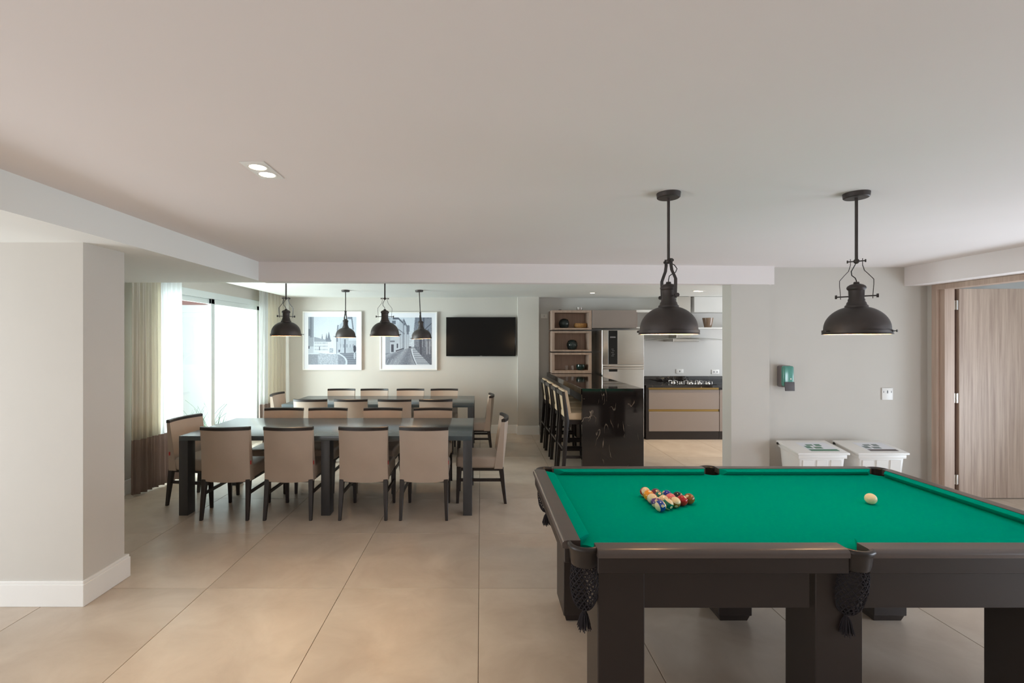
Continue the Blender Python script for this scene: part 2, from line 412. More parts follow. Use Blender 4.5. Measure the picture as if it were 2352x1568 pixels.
# grass tufts by the glass
def tuft(x, y, n, h, label):
    b = MB(); rnd = random.Random(int(x*100)+int(y*37))
    for k in range(n):
        a = rnd.uniform(0, 2*PI); L = h*rnd.uniform(.55, 1.1); lean = rnd.uniform(.08, .45)*L
        bx = x+rnd.uniform(-.12, .12); by = y+rnd.uniform(-.14, .14); wd = rnd.uniform(.005, .010)
        px, py = -math.sin(a)*wd, math.cos(a)*wd
        prev = None
        for s_ in range(7):
            t = s_/6; cx = bx+math.cos(a)*lean*t*t; cy = by+math.sin(a)*lean*t*t; cz = L*(t-.18*t*t)
            k2 = 1-t*.95
            cur = (b.bm.verts.new((cx-px*k2, cy-py*k2, cz)), b.bm.verts.new((cx+px*k2, cy+py*k2, cz+.002)), b.bm.verts.new((cx, cy, cz-.004)))
            if prev:
                for q in range(3): b.bm.faces.new((prev[q], prev[(q+1) % 3], cur[(q+1) % 3], cur[q]))
            prev = cur
    o = b.build('ornamental_grass', M_grass); o.location.z = -.02
    tag(o, label, 'grass', kind='stuff')
tuft(-4.25, 6.55, 34, .62, 'thin green grass outside the glass, tuft nearest the curtain')
tuft(-4.3, 7.15, 40, .75, 'thin tall green grass outside the glass just right of the mullion')
tuft(-4.35, 7.75, 26, .80, 'sparse pale grass outside the glass, farthest tuft from the curtain')

# curtains -------------------------------------------------------------
def curtain(name, label, path, n_fold, amp, zt, zb, band, mats, flare=0.0, sheer_from=1.1, sheer_to=1.0):
    root = thing(name, label, 'curtain', (path[0][0], path[0][1], 0))
    L0 = Vector(path[0]); L1 = Vector(path[1]); d = (L1-L0); nrm = Vector((-d.y, d.x, 0)).normalized()
    rnd = random.Random(len(label)); ph = [rnd.uniform(-.5, .5) for _ in range(12)]; am = [rnd.uniform(.6, 1.2) for _ in range(40)]
    def surf(u, z):
        t = (zt-z)/(zt-zb)
        a = u*n_fold*2*PI+.7*math.sin(u*9+ph[1])
        k = am[int(u*n_fold) % 40]
        off = math.sin(a)*amp*k*(.55+.45*t)+.012*math.sin(3*a+ph[2]+t*3)
        p = L0+d*(u*(1+flare*t))
        return (p.x+nrm.x*off-root.location.x, p.y+nrm.y*off-root.location.y, z)
    def seg(z0, z1, u0, u1, nu, nv, m, nm):
        b = MB(); b.grid(lambda i, j: surf(u0+(u1-u0)*i, z0+(z1-z0)*j), nu, nv)
        o = b.build(nm, m, root, 60)
        md = o.modifiers.new('thickness', 'SOLIDIFY'); md.thickness = .002
        return o
    if sheer_from < 1:
        if sheer_from > 0: seg(band, zt, 0, sheer_from, 110, 14, mats[0], 'curtain_panel')
        seg(band, zt, sheer_from, sheer_to, 60, 14, M_sheer, 'sheer_panel')
        if sheer_to < 1: seg(band, zt, sheer_to, 1, 110, 14, mats[0], 'curtain_panel')
    else: seg(band, zt, 0, 1, 150, 14, mats[0], 'curtain_panel')
    seg(zb, band, 0, 1, 150, 6, mats[1], 'hem_band')
    return root
curtain('curtain', 'cream curtain with grey-brown hem band, between the near pillar and the glass door',
        [(-3.66, 5.04, 0), (-3.58, 5.72, 0)], 9, .035, 2.69, .02, .595, (M_curt, M_curtb), .04, .52)
curtain('curtain', 'narrow cream curtain gathered in the corner beside the picture wall',
        [(-3.64, 7.90, 0), (-3.46, 8.48, 0)], 7, .035, 2.69, .02, .595, (M_curt, M_curtb), .0, 0.0, .3)

# pictures --------------------------------------------------------------
def picture(name, label, x0, x1, z0, z1, art):
    root = thing(name, label, 'picture', ((x0+x1)/2, 8.55, z0), 0, 'framed street photographs on the back wall')
    hw = (x1-x0)/2; H = z1-z0; fw = .022
    f = MB()
    f.box((-hw, -.04, 0), (hw, -.001, fw), .002, 1).box((-hw, -.04, H-fw), (hw, -.001, H), .002, 1)
    f.box((-hw, -.04, fw), (-hw+fw, -.001, H-fw), .002, 1).box((hw-fw, -.04, fw), (hw, -.001, H-fw), .002, 1)
    f.build('frame', M_white, root)
    MB().box((-hw+fw, -.028, fw), (hw-fw, -.002, H-fw)).build('mount', M_mat, root)
    # print : painted grid
    N = 190; m = .098
    me = bpy.data.meshes.new('print')
    xs = np.linspace(-hw+m, hw-m, N+1); zs = np.linspace(m, H-m, N+1)
    V = [(x, -.0295, z) for z in zs for x in xs]
    F = [(j*(N+1)+i, j*(N+1)+i+1, (j+1)*(N+1)+i+1, (j+1)*(N+1)+i) for j in range(N) for i in range(N)]
    me.from_pydata(V, [], F); me.materials.append(M_print)
    U, Vv = np.meshgrid((np.arange(N)+.5)/N, (np.arange(N)+.5)/N)
    col = art(U, 1-Vv)  # v measured from the top
    ca = me.color_attributes.new('print', 'FLOAT_COLOR', 'CORNER')
    rgba = np.ones((N*N, 4, 4), dtype=np.float32); rgba[:, :, :3] = col.reshape(N*N, 1, 3)
    ca.data.foreach_set('color', rgba.ravel())
    link('print', me, root)
    return root
M_print = bpy.data.materials.new('photo_print'); M_print.use_nodes = True
_nt = M_print.node_tree; _a = _nt.nodes.new('ShaderNodeAttribute'); _a.attribute_name = 'print'
_nt.links.new(_a.outputs['Color'], _nt.nodes['Principled BSDF'].inputs['Base Color']); _nt.nodes['Principled BSDF'].inputs['Roughness'].default_value = .35
def to_lin(a): return np.where(a <= .04045, a/12.92, ((a+.055)/1.055)**2.4)
def tone(v):
    v = np.clip(v, 0, 1); c = np.stack([.16+.74*v, .18+.76*v, .24+.74*v], -1); return to_lin(np.clip(c, 0, 1)).astype(np.float32)
rs = np.random.RandomState(3)
def nz(shape, k):
    g_ = rs.rand(k+2, k+2); yy = np.linspace(0, k, shape[0]); xx = np.linspace(0, k, shape[1])
    yi = yy.astype(int); xi = xx.astype(int); fy = (yy-yi)[:, None]; fx = (xx-xi)[None, :]
    return (g_[yi][:, xi]*(1-fy)*(1-fx)+g_[yi+1][:, xi]*fy*(1-fx)+g_[yi][:, xi+1]*(1-fy)*fx+g_[yi+1][:, xi+1]*fy*fx)
def art1(u, v):
    a = .82+.08*v+0*u; n = nz(u.shape, 90); n2 = nz(u.shape, 12)
    def put(mask, val): a[mask] = (val+0*u)[mask]
    # far spires
    for cx, tp, wd in ((.29, .36, .018), (.38, .34, .022), (.43, .31, .03)):
        put((np.abs(u-cx) < wd*np.clip((v-tp)/.15, 0, 1)+.002) & (v > tp) & (v < .56), .38)
    put((v > .48) & (v < .56) & (u > .38) & (u < .48), .42)
    # mid houses
    roof = .42+.25*(u-.13)
    put((u > .12) & (u < .37) & (v > roof) & (v < .72), .55)
    put((u > .12) & (u < .5) & (v > .52) & (v < .72), .9-.1*n)
    put((u > .12) & (u < .4) & (v > .53) & (v < .72) & (np.mod(u*34, 1) < .38) & (np.mod(v*15, 1) < .5), .45)
    put((u > .44) & (u < .54) & (v > .66) & (v < .755), .5+.3*n)
    # right buildings
    put((u > .52) & (v > .47-.1*(u-.52)) & (v < .77), .84)
    put((u > .58+.3*np.clip(.42-v, 0, .42)) & (v > .1+.9*np.abs(u-.72)*(u < .72)) & (v < .76), .74-.08*n2)
    put((u > .84) & (v < .5), .8)
    put((np.abs(u-.93-.06*(v-.2)*2) < .012) & (v < .27), .35)
    put((u > .82) & (u < .9) & (v < .05), .4)
    put((u > .62) & (v > .5) & (v < .66) & (np.mod(u*15, 1) < .22) & (np.mod(v*7, 1) < .5), .4)
    put((np.abs(u-(.62-.1*(v-.18))) < .016) & (v > .17) & (v < .45), .45)
    put((np.abs(u-.6) < .014) & (v > .4) & (v < .52), .35)
    put((np.abs(u-.765) < .012) & (v > .47) & (v < .8), .25)
    put((np.abs(u-.67) < .004) & (v > .4) & (v < .72), .35)
    put((np.abs(u-.595) < .005) & (v > .45) & (v < .78), .4)
    # square
    put(v > .76-.02*np.cos(u*6), .66+.22*(n-.5)-.1*(v-.76))
    r_ = ((u-.42)/.36)**2+((v-.95)/.2)**2
    put((v > .76) & (u > .62) & (r_ < 1.0), .42+.12*n)
    put((v > .75) & (r_ > 1.0) & (r_ < 1.22) & (u > .6), .8)
    put((v > .76) & (r_ > 1.22) & (u > .66), .36+.1*(np.mod(v*22, 1) < .5))
    put((v > .78) & (u < .2), .45+.1*n); put((v > .73) & (v < .785) & (u < .24-1.2*np.abs(v-.755)), .82)
    # left tower
    put((u < .11) & (v < .76), .42+.1*np.sin(u*90)); put((u < .11) & (v > .43) & (v < .62), .55); put((u < .11) & (v > .62) & (v < .76), .74)
    put((u < .04) & (v > .25) & (v < .4), .25); put((u < .025) & (v > .61) & (v < .67), .15)
    # walker and post
    put((((u-.97)/.03)**2+((v-.67)/.075)**2 < 1), .12); put((((u-.965)/.018)**2+((v-.82)/.07)**2 < 1), .75)
    put((((u-.645)/.016)**2+((v-.715)/.03)**2 < 1), .2)
    put((np.abs(u-.235) < .009) & (v > .62) & (v < .7), .2)
    return tone(a+.04*(n-.5))
def art2(u, v):
    a = .85+0*u; n = nz(u.shape, 80); n2 = nz(u.shape, 10)
    def put(mask, val): a[mask] = (val+0*u)[mask]
    # left facades
    put((v > .62*(u-.17)*1.2) & (u < .42) & (v < .78), .8-.12*n2)
    put((u > .3) & (u < .5) & (v > .04+2.0*np.clip(u-.38, 0, 1)) & (v < .72), .72)
    put((u < .42) & (np.abs(v-(.02+.95*np.clip(u-.28, 0, 1)**1.0)) < .02) & (u > .16), .25)
    put((np.abs(u-.39) < .01) & (v > .05) & (v < .68), .45)
    put((np.abs(v-(.04+2.1*(u-.39))) < .03) & (u > .39) & (u < .52), .3)
    put((u > .45) & (u < .52) & (v > .16+.4*np.abs(u-.49)) & (v < .36), .35)
    put((np.abs(v-(.25+.75*(u-.28))) < .012) & (u > .28) & (u < .41), .35)
    put((u > .5) & (u < .64) & (v > .3) & (v < .66), .74+.15*n)
    put((u > .14) & (u < .22) & (v > .07) & (v < .13+.2*(u-.14)), .3)
    put((u < .1) & (v < .8), .58)
    put((u > .12) & (u < .18) & (v > .57) & (v < .73), .12); put((u > .24) & (u < .275) & (v > .55) & (v < .65), .15)
    put((u > .1) & (u < .2) & (v > .49) & (v < .52), .35)
    put((u > .31) & (u < .55) & (v > .3) & (v < .66) & (np.mod(u*22, 1) < .18), .55)
    # road
    edge = .75-.3*np.clip(u-.15, 0, .42)
    put(v > np.where(u < .57, edge, .62), .48+.1*(n-.5)+.08*np.sin((u-.55)/(v-.55+.02)*6))
    put((np.abs(v-(edge-.02)) < .014) & (u > .22) & (u < .4), .15)
    # right facades
    xr = .62+.12*np.clip(v-.6, 0, 1)*4
    put((u > np.where(v < .3, .64-.1*v, .62)) & (v < .62), .35+.15*n)
    put((u > xr) & (v >= .62), .24+.12*n)
    put((u > .66) & (v < .62) & (np.mod(u*11, 1) < .3), .22)
    put((u > .84) & (v > .02) & (v < .3-.6*(u-.84)), .46); put((u > .86) & (v > .5) & (v < .78) & (np.mod(u*17, 1) < .5), .55)
    put((np.abs(u-.765) < .02) & (v > .3) & (v < .85), .15)
    put((u > .72) & (np.abs(v-(.12+.9*(1-u))) < .012), .2)
    # pavement
    xl = .57+.42*np.clip(v-.7, 0, 1)**1.4*1.4; xr2 = .62+.12*np.clip(v-.64, 0, 1)*8
    put((v > .63) & (u > xl) & (u < xr2), .68-.2*(np.mod(v*22, 1) < .4))
    put((v > .66) & (np.abs(u-xl) < .014), .85); put((v > .7) & (np.abs(u-xl+.02) < .008), .2)
    put((v > .88) & (u < .3) & (np.mod((u*2+v)*6, 1) < .18), .62)
    put((u > .5) & (u < .56) & (v > .61) & (v < .64), .15)
    return tone(a+.04*(n-.5))
picture('framed_picture', 'white framed black-and-white photo of a cobbled square with church spires, left of the two', -3.164, -2.117, 1.132, 2.175, art1)
picture('framed_picture', 'white framed black-and-white photo of a narrow curving street, right of the two', -1.791, -.773, 1.128, 2.165, art2)

# television ------------------------------------------------------------
tv = thing('television', 'flat black television mounted on the back wall beside the pilaster', 'television', (.005, 8.55, 1.38))
MB().box((-.615, -.095, 0), (.615, -.055, .69), .006, 2).build('casing', M_black, tv)
MB().box((-.6, -.0965, .018), (.6, -.094, .676)).build('screen', M_screen, tv)
MB().box((-.25, -.057, .15), (.25, -.001, .55), .004, 1).build('wall_bracket', M_greyp, tv)
MB().box((-.02, -.097, .004), (.02, -.095, .010)).build('maker_mark', M_greyp, tv)

# dining tables -----------------------------------------------------------
def make_table(label, loc, dim):
    Lx, Ly, Hh = dim
    t = thing('dining_table', label, 'table', loc, 0, 'long charcoal dining tables')
    MB().box((-Lx/2, -Ly/2, Hh-.044), (Lx/2, Ly/2, Hh), .003, 2).build('tabletop', M_table, t)
    lw, ld = .084, .12
    leg = MB().box((-lw/2, -ld/2, 0), (lw/2, ld/2, Hh-.044), .003, 2).mesh('leg', M_tleg, 35)
    for x in (-Lx/2+lw/2, 0, Lx/2-lw/2):
        for y in (-Ly/2+ld/2, Ly/2-ld/2):
            l = link('leg', leg, t); l.location = (x, y, 0)
    MB().box((-Lx/2+.09, -.03, Hh-.085), (Lx/2-.09, .03, Hh-.044), .002, 1).build('under_rail', M_tleg, t)
    return t
T1X = (-2.843-.082)/2
make_table('near charcoal dining table with a leather chair at each end', (T1X, 5.043, 0), (2.761, 1.065, .75))
make_table('far charcoal dining table by the picture wall', (-1.46, 7.31, 0), (2.72, 1.06, .75))

# dining chair -------------------------------------------------------------
def make_chair():
    t = thing('dining_chair', '', 'chair', (0, 0, 0))
    # seat cushion: rounded box, front a little narrower
    s = MB(); s.box((-.222, -.19, .355), (.222, .25, .475), .028, 4)
    for v in s.bm.verts:
        k = (v.co.y+.19)/.44
        v.co.x *= 1-.04*k
        if v.co.z > .46: v.co.z += .008*(1-(v.co.x/.22)**2)*math.sin(PI*min(1, max(0, k)))
    s.build('seat', M_leather, t, 50)
    # backrest shell
    def outer(u, z):
        x = (u*2-1); zz = (z-.355)/.475
        y = -.222-.022*zz-.045*(1-x*x)*(.35+.65*zz)
        hw = .225-.004*math.sin(PI*zz)
        return x*hw, y
    def thick(z):
        zz = (z-.355)/.475; return .085-.05*zz
    b = MB(); nu, nv = 14, 10; ZB, ZT = .355, .828
    Gs = []
    for side in (0, 1):
        G = []
        for i in range(nu+1):
            col_ = []
            for j in range(nv+1):
                u = i/nu; z = ZB+(ZT-ZB)*j/nv
                x, y = outer(u, z)
                if j == 0: z -= .012*(1-(2*u-1)**2)
                if side: y += thick(z)
                # puff
                e = math.sin(PI*u)**.5*math.sin(PI*min(1, max(0, (j+.3)/(nv+.6))))**.5
                y += (.008 if side else -.006)*e
                col_.append(b.bm.verts.new((x, y, z)))
            G.append(col_)
        Gs.append(G)
    A, Bk = Gs
    for i in range(nu):
        for j in range(nv):
            b.bm.faces.new((A[i][j], A[i+1][j], A[i+1][j+1], A[i][j+1])); b.bm.faces.new((Bk[i][j], Bk[i][j+1], Bk[i+1][j+1], Bk[i+1][j]))
    for j in range(nv):
        for i in (0, nu): b.bm.faces.new((A[i][j], A[i][j+1], Bk[i][j+1], Bk[i][j]))
    for i in range(nu):
        for j in (0, nv): b.bm.faces.new((A[i][j], A[i+1][j], Bk[i+1][j], Bk[i][j]))
    bk = b.build('backrest', M_leather, t, 55)
    MB().box((.2235, -.218, .505), (.2265, -.205, .54)).build('tag', M_red, bk)['label'] = 'small red fabric tag'
    # top rail
    r = MB(); R = []
    for i in range(nu+1):
        u = i/nu; x, y = outer(u, .845); y0 = y-.004; y1 = y+thick(.845)+.002
        R.append([r.bm.verts.new(p) for p in ((x*1.003, y0, .827), (x*1.003, y1, .827), (x*1.003, y1, .854), (x*1.003, (y0+y1)/2, .86), (x*1.003, y0, .855))])
    for i in range(nu):
        for k in range(5): r.bm.faces.new((R[i][k], R[i+1][k], R[i+1][(k+1) % 5], R[i][(k+1) % 5]))
    r.bm.faces.new(R[0]); r.bm.faces.new(R[-1][::-1])
    r.build('top_rail', M_dark, t, 30)
    for sx in (-1, 1):
        MB().bar((sx*.2115, -.25, 0), (sx*.202, -.205, .37), .026, .028, .042, .05, .003).build('leg', M_dark, t)
        MB().bar((sx*.198, .235, 0), (sx*.198, .222, .37), .026, .028, .04, .042, .003).build('leg', M_dark, t)
        m = MB(); y0 = -.222; m.box((sx*.202-.009, -.222, .222), (sx*.202+.009, .222, .252), .002, 1); m.build('stretcher', M_dark, t)
    f = MB(); f.box((-.205, -.2, .335), (.205, .225, .358), .003, 1); f.build('seat_frame', M_dark, t)
    return t
chair0 = make_chair(); used = [False]
def place_chair(x, y, rz, label, group):
    c = chair0 if not used[0] else copy_tree(chair0)
    used[0] = True
    c.location = (x, y, 0); c.rotation_euler = (0, 0, rz); c['label'] = label; c['group'] = group
pos = ('leftmost', 'second from left', 'third from left', 'rightmost')
for k, x in enumerate((-2.350, -1.769, -1.080, -.523)):
    place_chair(x, 4.64, 0, 'taupe leather chair seen fully from behind at the near table, %s of four' % pos[k], 'chairs in front of the near table')
for k, x in enumerate((-2.309, -1.792, -1.146, -.559)):
    place_chair(x, 5.40, PI, 'taupe chair facing us across the near table, %s of its row' % pos[k], 'chairs behind the near table')
for k, x in enumerate((-2.313, -1.764, -1.168, -.609)):
    place_chair(x, 6.735, 0, 'taupe chair with its back to us at the far table, %s of four' % pos[k], 'chairs in front of the far table')
for k, x in enumerate((-2.30, -1.755, -1.16, -.60)):
    place_chair(x, 7.69, PI, 'taupe chair nearest the picture wall, facing us, %s of its row' % pos[k], 'chairs behind the far table')
place_chair(0.0, 5.06, PI/2, 'taupe leather chair seen in profile at the right end of the near table', 'chairs at the table ends')
place_chair(-.09, 7.10, PI/2, 'taupe leather chair in profile at the right end of the far table', 'chairs at the table ends')
place_chair(-2.856, 4.96, -1.73, 'taupe leather chair turned slightly at the left end of the near table, beside the curtain', 'chairs at the table ends')
place_chair(-2.86, 7.28, -PI/2, 'taupe leather chair at the left end of the far table, beside the window', 'chairs at the table ends')

# pendant lamps -----------------------------------------------------------
def make_pendant():
    t = thing('pendant_lamp', '', 'lamp', (0, 0, 0))     # origin at rim height
    R = .156
    prof_o = [(.0, .276), (.010, .276), (.014, .27), (.030, .265), (.041, .256), (.044, .247), (.042, .24), (.036, .234), (.0345, .19), (.038, .185), (.038, .174), (.043, .168), (.046, .156), (.052, .151), (.053, .142)]
    dome = [(.05+(.148-.05)*math.sin(a)**1.4, .02+(.142-.02)*math.cos(a)**.9) for a in [PI/2*k/16 for k in range(1, 17)]]
    dome = [(r, max(z, .02)) for r, z in dome if r > .0535]
    prof = prof_o+dome+[(.150, .02), (.150, .004), (.1545, .0), (.1565, .0), (.1565, -.004), (.147, -.004)]
    inner = [(.147, -.004), (.146, .018)]+[(r-.003, z-.004) for r, z in dome[::-1][1:]]+[(.05, .125), (.0, .13)]
    sh = MB().lathe(prof, 56).build('shade', M_lamp, t, 40)
    MB().lathe([(r-.0008, z-.0006) for r, z in inner], 56).build('shade_lining', M_lampin, sh, 40)
    MB().lathe([(.1515, .018), (.1555, .018), (.1555, .003), (.1515, .003)], 56).build('rim_band', M_lamp, sh, 40)
    for a in (-.35, 1.75, 3.85):
        kx, ky = math.cos(a), math.sin(a)
        k = MB().cyl((kx*.15, ky*.15, .012), (kx*.172, ky*.172, .012), .0022, 8).cyl((kx*.172, ky*.172, .012), (kx*.176, ky*.176, .012), .0065, 10)
        k.cyl((kx*.153, ky*.153, .012), (kx*.158, ky*.158, .012), .006, 8)
        k.build('rim_screw', M_lamp, t)
    # cap detail
    MB().lathe([(0, .272), (.006, .272), (.007, .262), (.012, .26), (0, .26)], 16).lathe([(.0, .282), (.012, .28), (.014, .272), (.0, .270)], 24).build('neck_cap', M_lamp, t, 50)
    # yoke
    for s in (-1, 1):
        pts = [(.026, .405), (.026, .37), (.034, .34), (.052, .318), (.073, .29), (.073, .262), (.069, .2), (.069, .188)]
        y = MB(); prev = None; wd = .0085; th = .0016
        for (x, z) in pts:
            cur = [y.bm.verts.new((s*(x-th), -wd, z)), y.bm.verts.new((s*(x+th), -wd, z)), y.bm.verts.new((s*(x+th), wd, z)), y.bm.verts.new((s*(x-th), wd, z))]
            if prev:
                for q in range(4): y.bm.faces.new((prev[q], prev[(q+1) % 4], cur[(q+1) % 4], cur[q]))
            else: y.bm.faces.new(cur)
            prev = cur
        y.bm.faces.new(prev[::-1]); y.build('yoke_arm', M_lamp, t, 60)
        kb = MB().cyl((s*.03, 0, .202), (s*.09, 0, .202), .0035, 10).cyl((s*.084, 0, .202), (s*.094, 0, .202), .0105, 14)
        kb.build('knob', M_lamp, t, 40)
    MB().cyl((-.036, 0, .392), (.036, 0, .392), .0032, 10).cyl((-.042, 0, .392), (-.035, 0, .392), .008, 12).cyl((.035, 0, .392), (.042, 0, .392), .008, 12)\
        .sphere((0, 0, .392), .014, 14, 8).build('pivot_bolt', M_lamp, t, 40)
    return t
pend0 = make_pendant(); pu = [False]
def pendant(x, y, zr, zc, rz, label, group, tilt=0.0, power=6.0, loop=False):
    p = pend0 if not pu[0] else copy_tree(pend0)
    pu[0] = True
    p.location = (x, y, zr); p.rotation_euler = (tilt, 0, rz); p['label'] = label; p['group'] = group
    top = zc-zr
    MB().cyl((0, 0, .39), (0, 0, top-.02), .0075, 14).build('stem', M_lamp, p)
    MB().lathe([(0, top-.028), (.055, top-.028), (.06, top-.024), (.062, top-.003), (.062, top), (0, top)], 36).build('canopy', M_lamp, p, 30)
    if loop:
        ca, sa = math.cos(-rz), math.sin(-rz)
        cd = [(.0, .386), (.014, .382), (.032, .372), (.046, .352), (.038, .332), (.018, .322), (.004, .312), (0, .29), (0, .272)]
        cd = [(x_*ca, x_*sa, z_) for x_, z_ in cd]
    else: cd = [(0, 0, .386), (-.01, .008, .365), (-.022, .012, .34), (-.02, .012, .318), (-.005, .006, .302), (0, 0, .286), (0, 0, .268)]
    MB().tube(cd, .0026, 8).build('cord', M_black, p, 60)
    b = MB().sphere((0, 0, .022), .024, 16, 10).lathe([(.0, .075), (.013, .075), (.013, .045), (.016, .038)], 14).build('bulb', M_bulb, p, 60)
    l = bpy.data.lights.new('pendant_glow', 'POINT'); l.energy = power; l.color = (1, .68, .38); l.shadow_soft_size = .03
    lo = bpy.data.objects.new('pendant_glow', l); C.objects.link(lo); lo.parent = p; lo.location = (0, 0, -.012)
PEND = [
 (1.02, 2.6, 1.683, 2.445, -1.45, 'black dome pendant over the racked balls, left of the two above the pool table', 'pendants over the pool table', 0, 5),
 (2.04, 2.6, 1.683, 2.445, -.66, 'black dome pendant over the pool table near the cue ball, its yoke seen wide open', 'pendants over the pool table', 0, 5),
 (-2.052, 5.05, 1.703, 2.425, .75, 'black dome pendant over the near dining table, beside the window', 'pendants over the dining tables', 0, 4),
 (-1.01, 5.05, 1.70, 2.425, .2, 'black dome pendant over the middle of the near dining table, before the street picture', 'pendants over the dining tables', 0, 4),
 (-2.065, 7.32, 1.705, 2.425, 1.6, 'small looking black pendant over the far dining table, in front of the spires picture', 'pendants over the dining tables', .0, 4),
 (-.903, 7.32, 1.685, 2.425, 1.6, 'tilted black pendant over the far dining table showing its lit underside', 'pendants over the dining tables', -.05, 6)]
# copies first (the prototype carries only shared parts while it is copied)
_p = [pend0]+[copy_tree(pend0) for _ in PEND[1:]]
def _mk(p, x, y, zr, zc, rz, label, group, tilt, power):
    global copy_tree
    pu[0] = False
    globals()['pend0'] = p
    pendant(x, y, zr, zc, rz, label, group, tilt, power, rz < -1)
for p, a in zip(_p, PEND): _mk(p, *a)

# recessed spots ------------------------------------------------------------
def spot(label, x, y, z, rz, n):
    t = thing('recessed_spotlight', label, 'light', (x, y, z), rz)
    L = .112*n; wd = .056
    MB().box((-wd, -L/2, -.004), (wd, L/2, -.0005), .001, 1).build('trim_plate', M_white, t)
    for k in range(n):
        cy = (k-(n-1)/2)*.098
        rg = MB().lathe([(.044, -.004), (.0445, -.0062), (.038, -.0066), (.036, -.004)], 32, (0, cy)).build('lamp_ring', M_white, t, 60)
        MB().lathe([(0, -.0052), (.035, -.0052), (.035, -.004)], 32, (0, cy)).build('lamp_face', M_spot, rg, 60)
        l = bpy.data.lights.new('spot_glow', 'SPOT'); l.energy = 38 if n == 2 else 20; l.color = (1, .74, .44); l.spot_size = 1.5; l.spot_blend = .9; l.shadow_soft_size = .03
        lo = bpy.data.objects.new('spot_glow', l); C.objects.link(lo); lo.parent = t; lo.location = (0, cy, -.012)
    return t
spot('twin recessed spotlight in the main ceiling above the floor tiles', -1.025, 2.25, 2.445, 0, 2)
spot('small single recessed spotlight in the ceiling before the open shelves', 1.80, 7.71, 2.425, 0, 1)
spot('twin recessed spotlight in the kitchen ceiling before the hood', 3.38, 7.44, 2.425, -1.1, 2)

# pool table -----------------------------------------------------------------
PX, PY = 1.53, 2.586
pt = thing('pool_table', 'dark brown six-legged pool table with green cloth and net pockets', 'pool table', (PX, PY, 0))
HX, HY = 1.054, .530      # cushion noses
WX, WY = 1.108, .584      # wood inner
OX, OY = 1.186, .664      # wood outer
ZT, ZB_ = .80, .765
# bed with pocket bites
def bed_poly():
    P = []; r = .062
    cx, cy = WX-.012, WY-.012
    def arc(c, a0, a1, rr, n=10): return [(c[0]+rr*math.cos(a0+(a1-a0)*k/n), c[1]+rr*math.sin(a0+(a1-a0)*k/n)) for k in range(n+1)]
    X, Y = WX, WY
    P += arc((-cx-.01, -cy-.01), PI/2+.1, -.1, r)
    P += arc((0, -Y-.02), PI-.35, .35, .055)
    P += arc((cx+.01, -cy-.01), PI+.1, PI/2-.1, r)
    P += arc((cx+.01, cy+.01), -PI/2+.1, -PI-.1, r)
    P += arc((0, Y+.02), -.35, -PI+.35, .055)
    P += arc((-cx-.01, cy+.01), .1, -PI/2-.1, r)
    return P
MB().prism(bed_poly(), ZB_-.03, ZB_).build('bed', M_felt, pt, None)
# cushions : local frame along +x, nose towards +y, built for side from a to b
def cushion(p, d, nrm, L, ca, cb, wood_w, nose_w):
    """p: start at wood inner line; d along, nrm inward; ca, cb cut lengths at back and nose for each end"""
    b = MB(); p = Vector(p); d = Vector(d); nrm = Vector(nrm)
    prof = [(0, ZB_-.002), (0, ZT-.003), (nose_w*.6, ZT-.002), (nose_w*.93, ZT-.003), (nose_w, ZT-.007), (nose_w*.93, ZT-.013), (nose_w*.4, ZB_-.002)]
    ends = []
    for e in (0, 1):
        R = []
        for (o, z) in prof:
            k = o/nose_w; cut = (ca[0]+(ca[1]-ca[0])*k) if e == 0 else L-(cb[0]+(cb[1]-cb[0])*k)
            q = p+d*cut+nrm*o; R.append(b.bm.verts.new((q.x, q.y, z)))
        ends.append(R)
    n = len(prof)
    for k in range(n): b.bm.faces.new((ends[0][k], ends[0][(k+1) % n], ends[1][(k+1) % n], ends[1][k]))
    b.bm.faces.new(ends[0]); b.bm.faces.new(ends[1][::-1])
    return b.build('cushion', M_felt, pt, 30)
nw = WX-HX
cut_c = (.062, .12); cut_m = (.048, .035+.02)
for sy in (-1, 1):
    cushion((-WX, sy*WY, 0), (1, 0, 0), (0, -sy, 0), WX, cut_c, (.05, .075), .08, nw)
    cushion((0, sy*WY, 0), (1, 0, 0), (0, -sy, 0), WX, (.05, .075), cut_c, .08, nw)
for sx in (-1, 1):
    cushion((sx*WX, -WY, 0), (0, 1, 0), (-sx, 0, 0), 2*WY, (.05, .10), (.05, .10), .08, nw)
# wood rails with rounded outer edge
def rail(p, d, out, L, c0, c1):
    b = MB(); p = Vector(p); d = Vector(d); out = Vector(out); wd = OX-WX
    prof = [(0, ZT-.035), (0, ZT), (wd*.72, ZT), (wd*.88, ZT-.003), (wd*.97, ZT-.010), (wd, ZT-.02), (wd*.97, ZT-.032), (wd*.86, ZT-.036)]
    ends = []
    for e, cc in ((0, c0), (1, L-c1)):
        ends.append([b.bm.verts.new(((p+d*cc+out*o).x, (p+d*cc+out*o).y, z)) for o, z in prof])
    n = len(prof)
    for k in range(n): b.bm.faces.new((ends[0][k], ends[0][(k+1) % n], ends[1][(k+1) % n], ends[1][k]))
    b.bm.faces.new(ends[0]); b.bm.faces.new(ends[1][::-1])
    return b.build('rail', M_rail, pt, 40)
for sy in (-1, 1):
    rail((-WX, sy*WY, 0), (1, 0, 0), (0, sy, 0), WX, .052, .042)
    rail((0, sy*WY, 0), (1, 0, 0), (0, sy, 0), WX, .042, .052)
    # fascia boards under the rails
    for (x0, x1) in ((-WX+.052, -.042), (.042, WX-.052)):
        MB().box((x0, sy*(OY-.012)-.0, ZT-.098), (x1, sy*(OY-.034), ZT-.034), .002, 1).build('fascia', M_body, pt)
